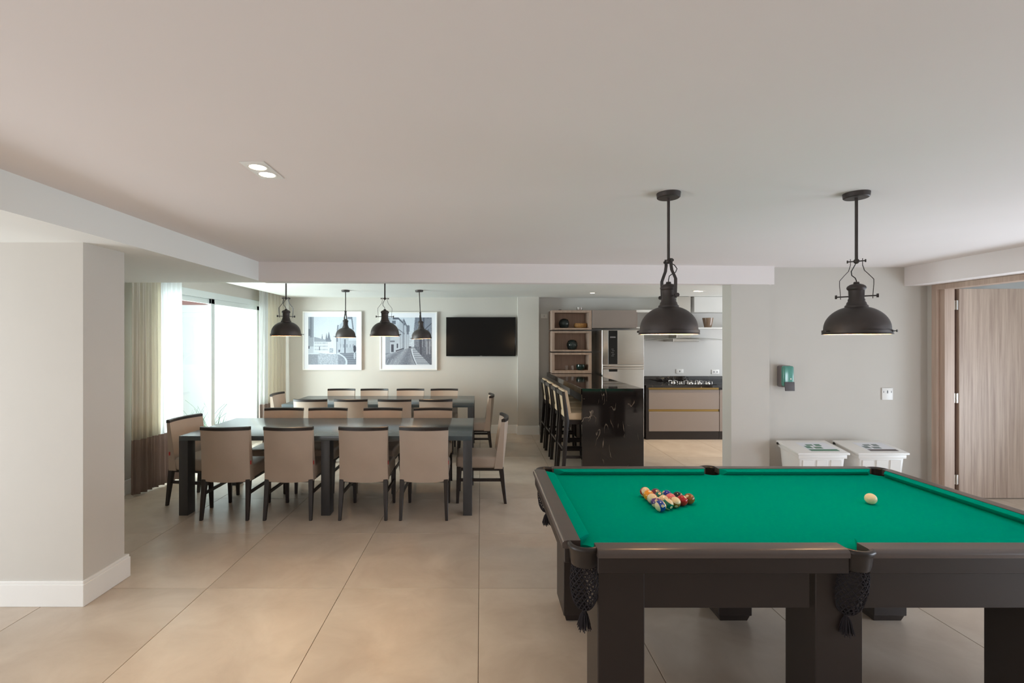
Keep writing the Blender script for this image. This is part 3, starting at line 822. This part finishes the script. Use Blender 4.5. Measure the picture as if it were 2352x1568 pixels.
for sx in (-1, 1):
    rail((sx*WX, -WY, 0), (0, 1, 0), (sx, 0, 0), 2*WY, .022, .022)
    MB().box((sx*(OX-.012), -WY+.03, ZT-.098), (sx*(OX-.034), WY-.03, ZT-.034), .002, 1).build('fascia', M_body, pt)
# frame (apron) flush with the legs
LX0, LX1 = .485-PX, 2.49-PX; LY0, LY1 = 1.99-PY, 3.05-PY+.13
LYf = 3.05-PY
MC = (LX0+LX1)/2
e_ = .003
for (a, b_) in (((LX0+e_, LY0, .533), (MC-.0975-.022, LY0+.03, .762)), ((MC-.094, LY0, .533), (LX1-e_, LY0+.03, .762)), ((LX0+e_, LYf-.03, .533), (LX1-e_, LYf-.006, .762)),
              ((LX0+e_, LY0+.031, .533), (LX0+.03, LYf-.031, .762)), ((LX1-.03, LY0+.031, .533), (LX1-e_, LYf-.031, .762))):
    MB().box(a, b_, .002, 1).build('apron', M_body, pt)
MB().box((LX0+.03, LY0+.03, .70), (LX1-.03, LYf-.03, .733)).build('slate_support', M_body, pt)
for x0 in (LX0, MC-.0975, LX1-.195):
    for (y0, y1) in ((LY0, LY0+.2), (LYf-.25, LYf)):
        lg = MB().box((x0, y0-.004, .036), (x0+.195, y1-.003, .698), .004, 1).build('leg', M_body, pt)
        MB().hexa([(x0+.018, y0+.016, 0), (x0+.177, y0+.016, 0), (x0+.177, y1-.016, 0), (x0+.018, y1-.016, 0),
                   (x0+.006, y0+.004, .04), (x0+.189, y0+.004, .04), (x0+.189, y1-.006, .04), (x0+.006, y1-.006, .04)]).build('foot', M_body, lg)
# pockets
def pocket(cx, cy, ang, tilt=(0, 0), half=1.9):
    r0 = .05
    p = MB().lathe([(.048, ZT-.012), (.052, ZT-.004), (.06, ZT), (.070, ZT-.003), (.074, ZT-.012), (.070, ZT-.022), (.064, ZT-.034), (.060, ZT-.07), (.055, ZT-.09), (.050, ZT-.088), (.052, ZT-.04), (.048, ZT-.012)],
                   28, (0, 0), ang-half, ang+half)
    o = p.build('pocket', M_pleather, pt, 50); o.location = (cx, cy, 0)
    # net
    n = MB(); zt, zb = ZT-.088, ZT-.285; ns = 16; st = 26
    def rad(t): return .050+.009*math.sin(PI*min(1, t*1.25)) if t < .55 else .050*math.sqrt(max(0, 1-((t-.55)/.45)**2))*.94+.006+.006*(1-t)
    for dr in (-1, 1):
        for k in range(ns):
            pts = []
            for s_ in range(st+1):
                t = s_/st; a = 2*PI*k/ns+dr*t*2.6; r = rad(t)+.0012*math.sin(s_*PI)
                pts.append((r*math.cos(a)+tilt[0]*t, r*math.sin(a)+tilt[1]*t, zt+(zb-zt)*t))
            n.tube(pts, .0023, 4, cap=False)
    for s_ in range(0, 14):
        t = s_/13*.93; r = rad(t)
        n.tube([(r*math.cos(2*PI*k/20)+tilt[0]*t, r*math.sin(2*PI*k/20)+tilt[1]*t, zt+(zb-zt)*t) for k in range(20)], .0016, 4, closed=True)
    n.build('net', M_net, o, 60)
    q = MB(); rnd = random.Random(5)
    q.sphere((tilt[0], tilt[1], zb), .011, 12, 8, (1, 1, 1.3))
    for k in range(70):
        a = 2*PI*k/70*5.7; rr = .03*math.sqrt((k+1)/70); L = .078+rnd.uniform(-.008, .008)
        q.tube([(tilt[0], tilt[1], zb), (tilt[0]+rr*.55*math.cos(a), tilt[1]+rr*.55*math.sin(a), zb-L*.35), (tilt[0]+rr*math.cos(a), tilt[1]+rr*math.sin(a), zb-L)], .002, 4)
    q.build('tassel', M_net, o, 60)
    return o
CC = (WX-.012, WY+.008-.012)
for sx in (-1, 1):
    for sy in (-1, 1):
        pocket(sx*(WX-.014), sy*(WY-.012), math.atan2(sy, sx))
pocket(0.012, -WY-.022, -PI/2, (-.03, .0), 1.75)
pocket(0.0, WY+.022, PI/2, (0, 0), 1.75)

# balls ---------------------------------------------------------------------
BR = .0285
def ball_mat(name, col, stripe):
    m = bpy.data.materials.new(name); m.use_nodes = True; nt = m.node_tree; P = nt.nodes['Principled BSDF']
    P.inputs['Roughness'].default_value = .08; P.inputs['Coat Weight'].default_value = .5
    tc = nt.nodes.new('ShaderNodeTexCoord'); sp = nt.nodes.new('ShaderNodeSeparateXYZ'); nt.links.new(tc.outputs['Object'], sp.inputs[0])
    ab = nt.nodes.new('ShaderNodeMath'); ab.operation = 'ABSOLUTE'; nt.links.new(sp.outputs['Z'], ab.inputs[0])
    lt = nt.nodes.new('ShaderNodeMath'); lt.operation = 'LESS_THAN'; lt.inputs[1].default_value = BR*(.5 if stripe else 2); nt.links.new(ab.outputs[0], lt.inputs[0])
    mx = nt.nodes.new('ShaderNodeMix'); mx.data_type = 'RGBA'; mx.inputs[6].default_value = srgb(240, 220, 178); mx.inputs[7].default_value = col
    nt.links.new(lt.outputs[0], mx.inputs[0]); nt.links.new(mx.outputs[2], P.inputs['Base Color'])
    return m
M_ivory = mat('ivory_ball', srgb(244, 226, 184), .08, var=.01)
M_ink = mat('ball_numeral_ink', (.02, .02, .02, 1), .2)
def num_mesh(txt):
    cu = bpy.data.curves.new('numeral', 'FONT'); cu.body = txt; cu.size = .013 if len(txt) < 2 else .0105; cu.align_x = 'CENTER'; cu.align_y = 'CENTER'
    tmp = bpy.data.objects.new('tmp', cu); C.objects.link(tmp)
    dg = bpy.context.evaluated_depsgraph_get(); me = bpy.data.meshes.new_from_object(tmp.evaluated_get(dg))
    bpy.data.objects.remove(tmp)
    for v in me.vertices:
        q = Vector((1, v.co.x/BR, v.co.y/BR)).normalized()*(BR+.0003); v.co = q
    me.materials.clear(); me.materials.append(M_ink); return me
def disc_mesh():
    b = MB(); ra = .0078; r_ = []
    for k in range(4):
        rr = ra*k/3
        r_.append([b.bm.verts.new(Vector((1, rr*math.cos(2*PI*i/20)/BR, rr*math.sin(2*PI*i/20)/BR)).normalized()*(BR+.00012)) for i in range(20)] if k else [b.bm.verts.new((BR+.00012, 0, 0))])
    for i in range(20):
        b.bm.faces.new((r_[0][0], r_[1][i], r_[1][(i+1) % 20]))
        for k in (1, 2): b.bm.faces.new((r_[k][i], r_[k+1][i], r_[k+1][(i+1) % 20], r_[k][(i+1) % 20]))
    return b.mesh('number_disc', M_ivory, 60)
disc = disc_mesh()
h3 = .057*math.sqrt(3)/2
rack = [  # (column from the base, slot from the near side, number, colour, stripe, label, n, a)  n and a in (right, up, towards viewer)
 (0, 0, '10', (28, 62, 150), 1, 'blue striped ball at the near corner of the rack', (.4, .05, .9), (-.75, -.35, .5)),
 (0, 1, '12', (104, 62, 128), 1, 'purple striped ball touching the blue striped ball', (0, .3, .95), (-.1, .9, -.2)),
 (0, 2, '13', (232, 128, 122), 1, 'cream ball with a salmon stripe, in the middle of the rack base', (.7, .7, 0), (-.3, 0, .95)),
 (0, 3, '1', (240, 158, 30), 0, 'solid orange-yellow ball on the left side of the rack', (.2, .75, .6), (0, 0, 1)),
 (0, 4, '11', (176, 24, 28), 1, 'cream and red striped ball at the far left corner of the rack', (-.5, -.6, .3), (.55, .6, .55)),
 (1, 0, '14', (0, 112, 88), 1, 'green striped ball on the near right side of the rack', (.6, -.5, .6), (.6, .7, .3)),
 (1, 1, '9', (240, 170, 50), 1, 'cream ball with a yellow stripe inside the rack', (.6, -.4, .4), (-.1, .6, .8)),
 (1, 2, '6', (0, 112, 96), 0, 'solid dark green ball inside the rack', (0, .6, .7), (0, 0, 1)),
 (1, 3, '4', (112, 42, 62), 0, 'solid maroon ball on the far side of the rack', (.3, .5, .8), (0, 0, 1)),
 (2, 0, '15', (158, 98, 22), 1, 'brown striped ball between the green striped and the red ball', (.2, -.7, .65), (.3, .8, .5)),
 (2, 1, '5', (226, 120, 128), 0, 'solid pink ball at the centre of the rack', (0, -.05, 1), (0, 0, 1)),
 (2, 2, '2', (20, 46, 160), 0, 'solid blue ball on the far side of the rack', (-.6, .6, .5), (0, 0, 1)),
 (3, 0, '3', (176, 20, 20), 0, 'solid red ball beside the brown apex ball', (.5, .7, .5), (0, 0, 1)),
 (3, 1, '8', (18, 16, 18), 0, 'solid black ball beside the apex of the rack', (.7, .5, .4), (0, 0, 1)),
 (4, 0, '7', (140, 92, 34), 0, 'solid ochre brown ball at the apex of the rack', (-.35, .45, .8), (0, 0, 1))]
bme = {}
def ball_obj(loc, m, label, group, n=None, a=None, num=None):
    b = MB().sphere((0, 0, 0), BR, 32, 20).build('pool_ball', m, None, 180)
    tag(b, label, 'ball', group)
    pos_ = Vector(loc); t = (Vector((0, 0, 1.64))-pos_).normalized(); r = Vector((0, 0, 1)).cross(t).normalized(); u = t.cross(r)
    if n is not None:
        X = (r*n[0]+u*n[1]+t*n[2]).normalized(); A = r*a[0]+u*a[1]+t*a[2]
        Z = (A-X*A.dot(X))
        if Z.length < .1: Z = u-X*u.dot(X)
        Z.normalize(); Y = Z.cross(X)
        R = Matrix((X, Y, Z)).transposed().to_4x4()
        b.rotation_euler = R.to_euler()
        d_ = link('number_disc', disc, b); link('numeral', num_mesh(num), d_)
    b.location = loc
    return b
for c_, s_, num, col, stp, lab, n, a in rack:
    x = .925+c_*h3*1.0; y = 2.465+c_*.0285+s_*.057
    ball_obj((x, y, ZB_+BR), ball_mat('ball_'+('stripe' if stp else 'solid'), srgb(*col), stp), lab, 'racked pool balls', n, a, num)
ball_obj((2.10, 2.578, ZB_+BR+.0006), M_ivory, 'ivory white cue ball alone on the right of the green cloth', 'pool balls on the table')

# bar counter ----------------------------------------------------------------
bar_ = thing('bar_counter', 'long black granite bar counter with a full end panel', 'bar', (1.56, 7.05, 0))
MB().box((-.3635, -1.40, 1.01), (.3635, 1.61, 1.085), .002, 1).build('countertop', M_granite, bar_)
MB().box((-.3635, -1.402, 0), (.3635, -1.35, 1.084), .002, 1).build('end_panel', M_granite, bar_)
MB().box((.05, -1.35, .10), (.34, 1.60, 1.01), .002, 1).build('base_cabinet', M_sdark, bar_)
MB().box((.07, -1.35, .0), (.31, 1.60, .10)).build('plinth', M_sdark, bar_)

# stools -------------------------------------------------------------------
def make_stool():
    t = thing('bar_stool', '', 'stool')
    # origin: floor, centre; faces +X. rear foot at x=-.24
    W2 = .20
    for sy in (-1, 1):
        b = MB(); prof = [(-.262, 0), (-.222, 0), (-.165, .70), (-.22, 1.04), (-.255, 1.04), (-.215, .70)]
        b.prism(prof, sy*W2-.016, sy*W2+.016, 'y', .002)
        b.build('rear_leg', M_sdark, t)
        MB().bar((.205, sy*(W2-.005), 0), (.19, sy*(W2-.005), .70), .03, .03, .042, .036, .002).build('leg', M_sdark, t)
        MB().box((-.22, sy*W2-.010, .24), (.20, sy*W2+.010, .27), .002, 1).build('stretcher', M_sdark, t)
    MB().box((.185, -W2, .20), (.21, W2, .23), .002, 1).build('footrest', M_steel2, t)
    MB().box((-.245, -W2, .34), (-.225, W2, .365), .002, 1).build('stretcher', M_sdark, t)
    MB().box((-.19, -W2, .645), (.205, W2, .70), .003, 1).build('seat_frame', M_sdark, t)
    s = MB().box((-.195, -W2-.015, .70), (.22, W2+.015, .785), .02, 3); s.build('seat', M_cream, t, 50)
    c = MB().hexa([(-.185, -W2-.005, .74), (-.13, -W2-.005, .74), (-.13, W2+.005, .74), (-.185, W2+.005, .74),
                   (-.232, -W2-.005, 1.05), (-.185, -W2-.005, 1.05), (-.185, W2+.005, 1.05), (-.232, W2+.005, 1.05)], .012, 3)
    c.build('back_cushion', M_cream, t, 50)
    MB().box((-.25, -W2, .985), (-.228, W2, 1.035), .002, 1).build('crest_rail', M_sdark, t)
    return t
st0 = make_stool()
SL = ('nearest to us, at the end panel', 'second from the near end', 'third from the near end', 'farthest, by the wall')
for k, y in enumerate((5.94, 6.47, 7.02, 7.57)):
    s = st0 if k == 0 else copy_tree(st0)
    s.location = (1.225, y, 0); s['label'] = 'cream and dark wood bar stool at the bar, '+SL[k]; s['group'] = 'bar stools along the bar'

# kitchen ---------------------------------------------------------------------
fr = thing('refrigerator', 'tall stainless steel refrigerator with a black control strip', 'refrigerator', (2.35, 7.9, 0))
MB().box((-.339, .03, .03), (.339, .74, 1.83), .006, 1).build('cabinet', M_steel, fr)
d1 = MB().box((-.339, -.02, 1.262), (.339, .03, 1.828), .008, 2).build('door', M_steel, fr)
d2 = MB().box((-.339, -.02, .06), (.339, .03, 1.185), .008, 2).build('door', M_steel, fr)
MB().box((-.335, -.03, 1.222), (.335, .02, 1.262), .006, 2).build('handle', M_steel2, d1)
MB().box((-.335, -.03, 1.185), (.335, .02, 1.216), .006, 2).build('handle', M_steel2, d2)
MB().box((-.25, -.023, 1.268), (-.10, -.018, 1.82), .001, 1).build('control_panel', M_black, d1)
MB().box((-.22, -.0245, 1.700), (-.13, -.0225, 1.722)).build('display', M_plug, d1)
for k in range(5): MB().box((-.20+.012*(k % 2), -.0245, 1.40+.028*k), (-.16+.012*(k % 2), -.0225, 1.406+.028*k)).build('indicator', M_plug, d1)
MB().box((-.245, -.023, 1.145), (-.10, -.018, 1.183), .001, 1).build('control_panel', M_black, d2)
for x in (-.28, .28): MB().cyl((x, .1, 0), (x, .1, .04), .02, 12).build('foot', M_black, fr)

# open shelf unit
su = thing('open_shelf_unit', 'grey-brown wood open shelf unit with three compartments above the bar end', 'shelf', (1.58, 8.68, 0))
sx0, sx1 = 1.236-1.58, 1.924-1.58
def zz(py): return 1.64-(py-784)*8.3/1100
mods = [((712.3, 757), (717.6, 753.0)), ((760, 807), (764.5, 803.3)), ((810, 857), (814.5, 850.6))]
for (y0, y1), (o0, o1) in mods:
    Z1, Z0, O1, O0 = zz(y0), zz(y1), zz(o0), zz(o1); e = .046
    md = MB().box((sx0, -.38, O1), (sx1, -.005, Z1), .002, 1).box((sx0, -.38, Z0), (sx1, -.005, O0), .002, 1)\
        .box((sx0, -.38, O0), (sx0+e, -.005, O1), .002, 1).box((sx1-e, -.38, O0), (sx1, -.005, O1), .002, 1).build('compartment', M_shelf, su)
    MB().box((sx0+e, -.02, O0), (sx1-e, -.006, O1)).build('back_panel', M_shelfb, md)
oz = [zz(m[1][1]) for m in mods]
def vase(x, z, r, label, m=M_vase):
    pr = [(0, 0), (r*.55, 0), (r*.8, r*.15), (r, r*.75), (r*.97, r*1.15), (r*.75, r*1.62), (r*.35, r*1.83), (r*.28, r*1.8), (r*.25, r*1.7), (0, r*1.65)]
    o = MB().lathe(pr, 32).build('round_vase', m, None, 60); o.location = (x, 8.48, z+.001); tag(o, label, 'vase', 'dark round vases on the open shelves')
vase((1295.5-1104)*8.48/1100, oz[0], .092, 'dark round glass vase on the top shelf beside the gold basket')
vase((1314-1104)*8.48/1100, oz[1], .096, 'dark round glass vase alone on the middle shelf')
bk_ = thing('wicker_basket', 'gold woven oval basket on the top shelf', 'basket', ((1333.5-1104)*8.48/1100, 8.48, oz[0]+.001))
b = MB(); b.lathe([(0, 0), (.09, 0), (.112, .03), (.115, .06), (.105, .085), (.098, .085), (.107, .06), (.1, .02), (0, .012)], 36)
for v in b.bm.verts: v.co.y *= .75
b.build('body', M_basket, bk_, 50)
for k in range(4):
    z = .018+k*.018
    MB().tube([((.112+.004*math.sin(k))*math.cos(2*PI*i/30), .75*.114*math.sin(2*PI*i/30), z) for i in range(30)], .004, 6, closed=True).build('weave_ring', M_basket, bk_, 60)
def small_glass(px, label):
    o = MB().lathe([(0, 0), (.022, 0), (.03, .075), (.028, .075), (.021, .004), (0, .004)], 20).build('drinking_glass', M_pane2, None, 60)
    o.location = ((px-1104)*8.45/1100, 8.45, oz[2]+.001); tag(o, label, 'glass', 'small glasses on the bottom shelf')
M_pane2 = bpy.data.materials.new('clear_glass'); M_pane2.use_nodes = True
_P = M_pane2.node_tree.nodes['Principled BSDF']; _P.inputs['Transmission Weight'].default_value = .85; _P.inputs['Roughness'].default_value = .1; _P.inputs['Base Color'].default_value = (.9, .85, .83, 1)
small_glass(1301.5, 'small clear glass on the bottom shelf, left of its pair')
small_glass(1315.5, 'small clear glass on the bottom shelf, nearer the green bowl')
bo = MB().lathe([(0, 0), (.04, 0), (.072, .03), (.08, .065), (.075, .1), (.07, .1), (.075, .065), (.066, .03), (0, .01)], 28).build('glass_bowl', M_bowl, None, 60)
bo.location = (1.755, 8.40, oz[2]+.001); tag(bo, 'dark green glass bowl on the bottom shelf, the one in front', 'bowl')
bo2 = MB().lathe([(0, 0), (.04, 0), (.062, .03), (.066, .06), (.06, .085), (.056, .085), (.06, .06), (.055, .03), (0, .01)], 28).build('glass_bowl', M_bowl, None, 60)
bo2.location = (1.805, 8.56, oz[2]+.001); tag(bo2, 'smaller dark green glass bowl half hidden in the right corner of the bottom shelf', 'bowl')
# on top of the unit
o = MB().lathe([(0, 0), (.05, 0), (.055, .06), (.052, .06), (.047, .004), (0, .004)], 24).build('glass_jar', M_pane2, None, 60); o.location = (1.745, 8.45, zz(712.3)+.001)
tag(o, 'clear glass jar standing on top of the open shelf unit', 'jar')
o = MB().lathe([(0, 0), (.028, 0), (.032, .012), (.02, .022), (0, .024)], 20).build('small_dish', M_greyp, None, 60); o.location = (1.40, 8.45, zz(712.3)+.001)
tag(o, 'tiny grey dish on top of the open shelf unit', 'dish')

# cabinet over the refrigerator
oc = thing('wall_cabinet', 'taupe lacquered wall cabinet above the refrigerator', 'cabinet', (2.35, 8.68, 0))
MB().box((1.93-2.35, -.36, zz(753)), (2.70-2.35, -.002, zz(712.3)), .002, 1).build('body', M_lacq, oc)
MB().box((1.934-2.35, -.382, zz(753)), (2.70-2.35, -.361, zz(712.3)), .002, 1).build('door', M_lacq, oc)
wc = thing('open_wall_cabinet', 'white wall cabinet between the refrigerator and the hood', 'cabinet', (2.95, 8.68, 0))
MB().box((-.245, -.36, 2.149), (.25, -.002, 2.19), .002, 1).build('top_panel', M_white, wc)
MB().box((-.245, -.36, 1.87), (.25, -.002, 1.89), .002, 1).build('shelf', M_white, wc)
MB().box((-.245, -.36, 1.89), (-.225, -.002, 2.149), .002, 1).build('side_panel', M_lacq, wc)
wc = thing('open_wall_cabinet', 'white open wall cabinet right of the hood holding a brown pot', 'cabinet', (4.55, 8.68, 0))
MB().box((-.83, -.34, 2.149), (.9, -.002, 2.42), .002, 1).build('top_panel', M_wall_k, wc)
MB().box((-.83, -.34, 1.862), (.9, -.002, 1.885), .002, 1).build('shelf', M_white, wc)
MB().box((.88, -.34, 1.885), (.9, -.002, 2.149), .002, 1).build('side_panel', M_white, wc)
po = MB().lathe([(0, 0), (.058, 0), (.07, .05), (.09, .155), (.092, .17), (.086, .17), (.066, .05), (0, .012)], 36).build('ceramic_pot', M_pot, None, 50)
po.location = ((1627-1104)*8.45/1100, 8.47, 1.886); tag(po, 'glossy brown ceramic pot on the white shelf right of the hood', 'pot')
# hood
hd = thing('range_hood', 'stainless range hood with a chimney and a flat glass canopy', 'hood', (3.53, 8.68, 0))
MB().box((-.125, -.36, 1.70), (.12, -.002, 2.42), .003, 1).build('chimney', M_steel, hd)
MB().box((-.22, -.46, 1.635), (.22, -.002, 1.69), .004, 1).build('motor_box', M_steel, hd)
b = MB(); n = 20
def cano(i, j, s): 
    x = -.56+1.12*i; return (x, -.62+.6*j, 1.705-.035*(2*i-1)**2*(1)-s)
G1 = b.grid(lambda i, j: cano(i, j, 0), n, 1); G2 = b.grid(lambda i, j: cano(i, j, .008), n, 1)
for i in range(n):
    for j in (0, 1): b.bm.faces.new((G1[i][j], G1[i+1][j], G2[i+1][j], G2[i][j]))
for i in (0, n): b.bm.faces.new((G1[i][0], G1[i][1], G2[i][1], G2[i][0]))
b.build('glass_canopy', mat('smoked_canopy_glass', srgb(150, 152, 146), .1, spec=.6), hd, 40)
# base cabinet
bc = thing('base_cabinet', 'taupe kitchen base cabinet with two wide handleless drawers', 'cabinet', (3.4, 8.0, 0))
MB().box((2.764-3.4, .0, 0), (2.806-3.4, .66, .87), .002, 1).build('side_panel', M_sdark, bc)
MB().box((2.806-3.4, .025, .14), (3.985-3.4, .66, .87)).build('body', M_sdark, bc)
MB().box((2.806-3.4, .015, .0), (3.985-3.4, .6, .137)).build('toe_kick', M_sdark, bc)
for (z0, z1) in ((.508, .833), (.14, .468)):
    MB().box((2.810-3.4, 0, z0), (3.985-3.4, .022, z1), .002, 1).build('drawer', M_lacq, bc)
for (z0, z1) in ((.835, .868), (.47, .506)):
    MB().box((2.808-3.4, .018, z0), (3.985-3.4, .026, z1)).build('handle_channel', M_gold, bc)
bc = thing('base_cabinet', 'taupe kitchen base cabinet partly hidden by the column', 'cabinet', (4.8, 8.0, 0))
MB().box((3.99-4.8, .022, .14), (.8, .66, .87)).build('body', M_sdark, bc)
MB().box((3.99-4.8, .015, 0), (.8, .6, .137)).build('toe_kick', M_sdark, bc)
MB().box((3.995-4.8, 0, .14), (0, .021, .833), .002, 1).build('door', M_lacq, bc); MB().box((.005, 0, .14), (.8, .021, .833), .002, 1).build('door', M_lacq, bc)
wt = thing('worktop', 'black granite kitchen worktop with a low splashback', 'worktop', (4.18, 8.3, .87))
MB().box((-1.42, -.33, .001), (1.42, .379, .042), .002, 1).build('slab', M_granite, wt)
MB().box((-1.42, .355, .042), (1.42, .379, .145), .001, 1).build('splashback', M_granite, wt)
# cooktop
ck = thing('gas_cooktop', 'black gas cooktop with shiny burners and pan supports', 'cooktop', (3.61, 8.27, .9125))
MB().box((-.36, -.23, 0), (.36, .23, .008), .003, 1).build('glass_plate', M_black, ck)
for (x, y, r) in ((-.25, .1, .045), (-.2, -.1, .035), (0, 0, .058), (.2, .1, .035), (.27, -.08, .045)):
    bn = MB().lathe([(0, .03), (r*.6, .03), (r*.65, .022), (r, .02), (r, .008), (0, .008)], 24, (x, y)).build('burner', M_steel2, ck, 40)
    g_ = MB()
    for q in range(4):
        a = PI/4+q*PI/2; g_.tube([(x+1.6*r*math.cos(a), y+1.6*r*math.sin(a), .008), (x+1.6*r*math.cos(a), y+1.6*r*math.sin(a), .045), (x+.5*r*math.cos(a), y+.5*r*math.sin(a), .045)], .004, 6)
    g_.build('pan_support', M_steel2, bn)
for k in range(5):
    MB().cyl((-.1+.05*k, -.2, .008), (-.1+.05*k, -.2, .03), .016, 16).build('knob', M_steel2, ck)

def outlet(label, x, y, z, w_, h_, holes, cat='socket', nm='wall_socket'):
    t = thing(nm, label, cat, (x, y, z))
    MB().box((-w_/2, -.010, -h_/2), (w_/2, -.0005, h_/2), .002, 2).build('cover_plate', M_white, t)
    for hx, hz, hw, hh in holes: MB().box((hx-hw/2, -.0115, hz-hh/2), (hx+hw/2, -.009, hz+hh/2), .0005, 1).build('socket_face', M_plug, t)
outlet('white double wall socket above the worktop, behind the pan supports', 3.605, 8.68, 1.10, .135, .078, ((0, 0, .018, .03),))
outlet('white double wall socket above the worktop beside the column', 4.25, 8.68, 1.09, .135, .078, ((-.025, 0, .018, .024), (.03, 0, .014, .03)))
outlet('white wall socket high on the wall left of the open shelves', 1.15, 8.68, 2.10, .12, .08, ((0, 0, .006, .03),))
outlet('square white light switch plate on the right wall above the bins', 4.41, 5.2, 1.072, .118, .13, ((0, .022, .012, .03), (-.042, .022, .006, .02), (.042, .022, .006, .02)), 'switch', 'light_switch')

# dispenser -----------------------------------------------------------------
dp = thing('towel_dispenser', 'green translucent dispenser with grey sides on the wall beside the column', 'dispenser', (3.272, 5.2, 1.15))
MB().box((-.062, -.085, .0), (.062, -.001, .232), .02, 3).build('housing', M_greyp, dp)
b = MB().box((-.056, -.112, .012), (.064, -.06, .23), .022, 4); b.build('cover', M_greenp, dp, 50)
MB().hexa([(-.04, -.122, -.035), (.06, -.122, -.035), (.06, -.112, -.035), (-.04, -.112, -.035), (-.045, -.118, .06), (.06, -.118, .06), (.06, -.108, .06), (-.045, -.108, .06)], .002).build('push_bar', M_soap, dp)
MB().box((.015, -.1155, .085), (.03, -.110, .10), .002, 1).build('lock', M_white, dp)

# bins -------------------------------------------------------------------------
def bin_(label, x0, x1, dark, main):
    t = thing('lidded_bin', label, 'bin', ((x0+x1)/2, 4.92, 0), 0, 'white lidded bins against the right wall')
    w2 = (x1-x0)/2; yb, yf = .17, -.184
    # body, tapered
    a = .05
    b = MB().hexa([(-w2+a+.02, yf+.07, .0), (w2-a-.01, yf+.07, 0), (w2-a-.01, yb-.04, 0), (-w2+a+.02, yb-.04, 0),
              (-w2+.03, yf+.03, .50), (w2-.03, yf+.03, .50), (w2-.03, yb-.01, .545), (-w2+.03, yb-.01, .545)], .012, 3)
    b.build('body', M_white, t, 40)
    MB().hexa([(-w2+.018, yf+.018, .475), (w2-.018, yf+.018, .475), (w2-.018, yb-.005, .525), (-w2+.018, yb-.005, .525),
               (-w2+.018, yf+.018, .515), (w2-.018, yf+.018, .515), (w2-.018, yb-.005, .565), (-w2+.018, yb-.005, .565)], .004, 2).build('collar', M_white, t)
    for fx in (-.30, .0, .30):
        wq = .055
        MB().hexa([(fx*w2*1.8-wq, yf+.052, .08), (fx*w2*1.8+wq, yf+.052, .08), (fx*w2*1.8+wq, yf+.075, .08), (fx*w2*1.8-wq, yf+.075, .08),
                   (fx*w2*1.8-wq, yf+.024, .46), (fx*w2*1.8+wq, yf+.024, .46), (fx*w2*1.8+wq, yf+.06, .46), (fx*w2*1.8-wq, yf+.06, .46)], .004, 1).build('front_rib', M_white, t)
    sl = (.592-.536)/(yb-yf)
    def lz(y): return .536+sl*(y-yf)
    th = .022
    ld = MB().hexa([(-w2, yf, lz(yf)-th), (w2, yf, lz(yf)-th), (w2, yb, lz(yb)-th), (-w2, yb, lz(yb)-th), (-w2, yf, lz(yf)), (w2, yf, lz(yf)), (w2, yb, lz(yb)), (-w2, yb, lz(yb))], .006, 3)
    ldo = ld.build('lid', M_white, t, 40)
    def onlid(xa, xb, ya, yb_, m, nm, h=.0012):
        q = MB().hexa([(xa, ya, lz(ya)-.002), (xb, ya, lz(ya)-.002), (xb, yb_, lz(yb_)-.002), (xa, yb_, lz(yb_)-.002), (xa, ya, lz(ya)+h), (xb, ya, lz(ya)+h), (xb, yb_, lz(yb_)+h), (xa, yb_, lz(yb_)+h)])
        return q.build(nm, m, ldo)
    st = onlid(-.10, .20, -.13, .10, M_mat, 'sticker')
    for (q0, q1, r0, r1, mm) in ((-.09, .195, -.13, -.085, dark), (-.08, -.02, -.06, .0, main), (.0, .08, -.065, -.02, main), (-.04, .03, .01, .045, main), (.05, .11, .0, .05, main)):
        o = onlid(q0, q1, r0, r1, mm, 'sticker_print', .0018)
    MB().cyl((-w2-.006, yb-.03, .565), (-w2+.012, yb-.03, .565), .013, 16).build('hinge', M_black, t)
M_stg = mat('green_sticker_ink', srgb(96, 138, 116), .5); M_stk = mat('grey_sticker_ink', srgb(104, 98, 98), .5); M_stb = mat('slate_sticker_ink', srgb(120, 134, 134), .5)
bin_('white plastic lidded bin with a green sticker, beside the column', 3.139, 3.657, M_stg, M_stg)
bin_('white plastic lidded bin with a grey sticker, nearer the door', 3.735, 4.247, M_stk, M_stb)

# door and frame at right ----------------------------------------------------------
door = S('door_1', MB().box((4.83, 4.985, 0), (4.935, 5.045, 2.235), .002, 1).box((4.80, 5.04, 0), (4.856, 5.10, 2.24), .002, 1)
         .box((4.80, 2.95, 2.185), (4.93, 5.05, 2.238), .002, 1).box((4.83, 2.95, 0), (4.95, 3.01, 2.235), .002, 1), M_oakd)
lf = MB().box((4.985, 4.99, .008), (5.725, 5.03, 2.19), .003, 1).build('door_leaf', M_oak, door)
MB().box((4.93, 5.02, 0), (4.985, 5.045, 2.19)).build('rebate', mat('rebate_brown', srgb(96, 70, 58), .6), door)
for z in (2.02, 1.05, .2):
    h_ = MB().box((4.938, 4.996, z-.05), (4.982, 5.004, z+.05), .001, 1).cyl((4.96, 4.99, z-.05), (4.96, 4.99, z+.05), .006, 12)
    h_.build('hinge', M_steel2, door)
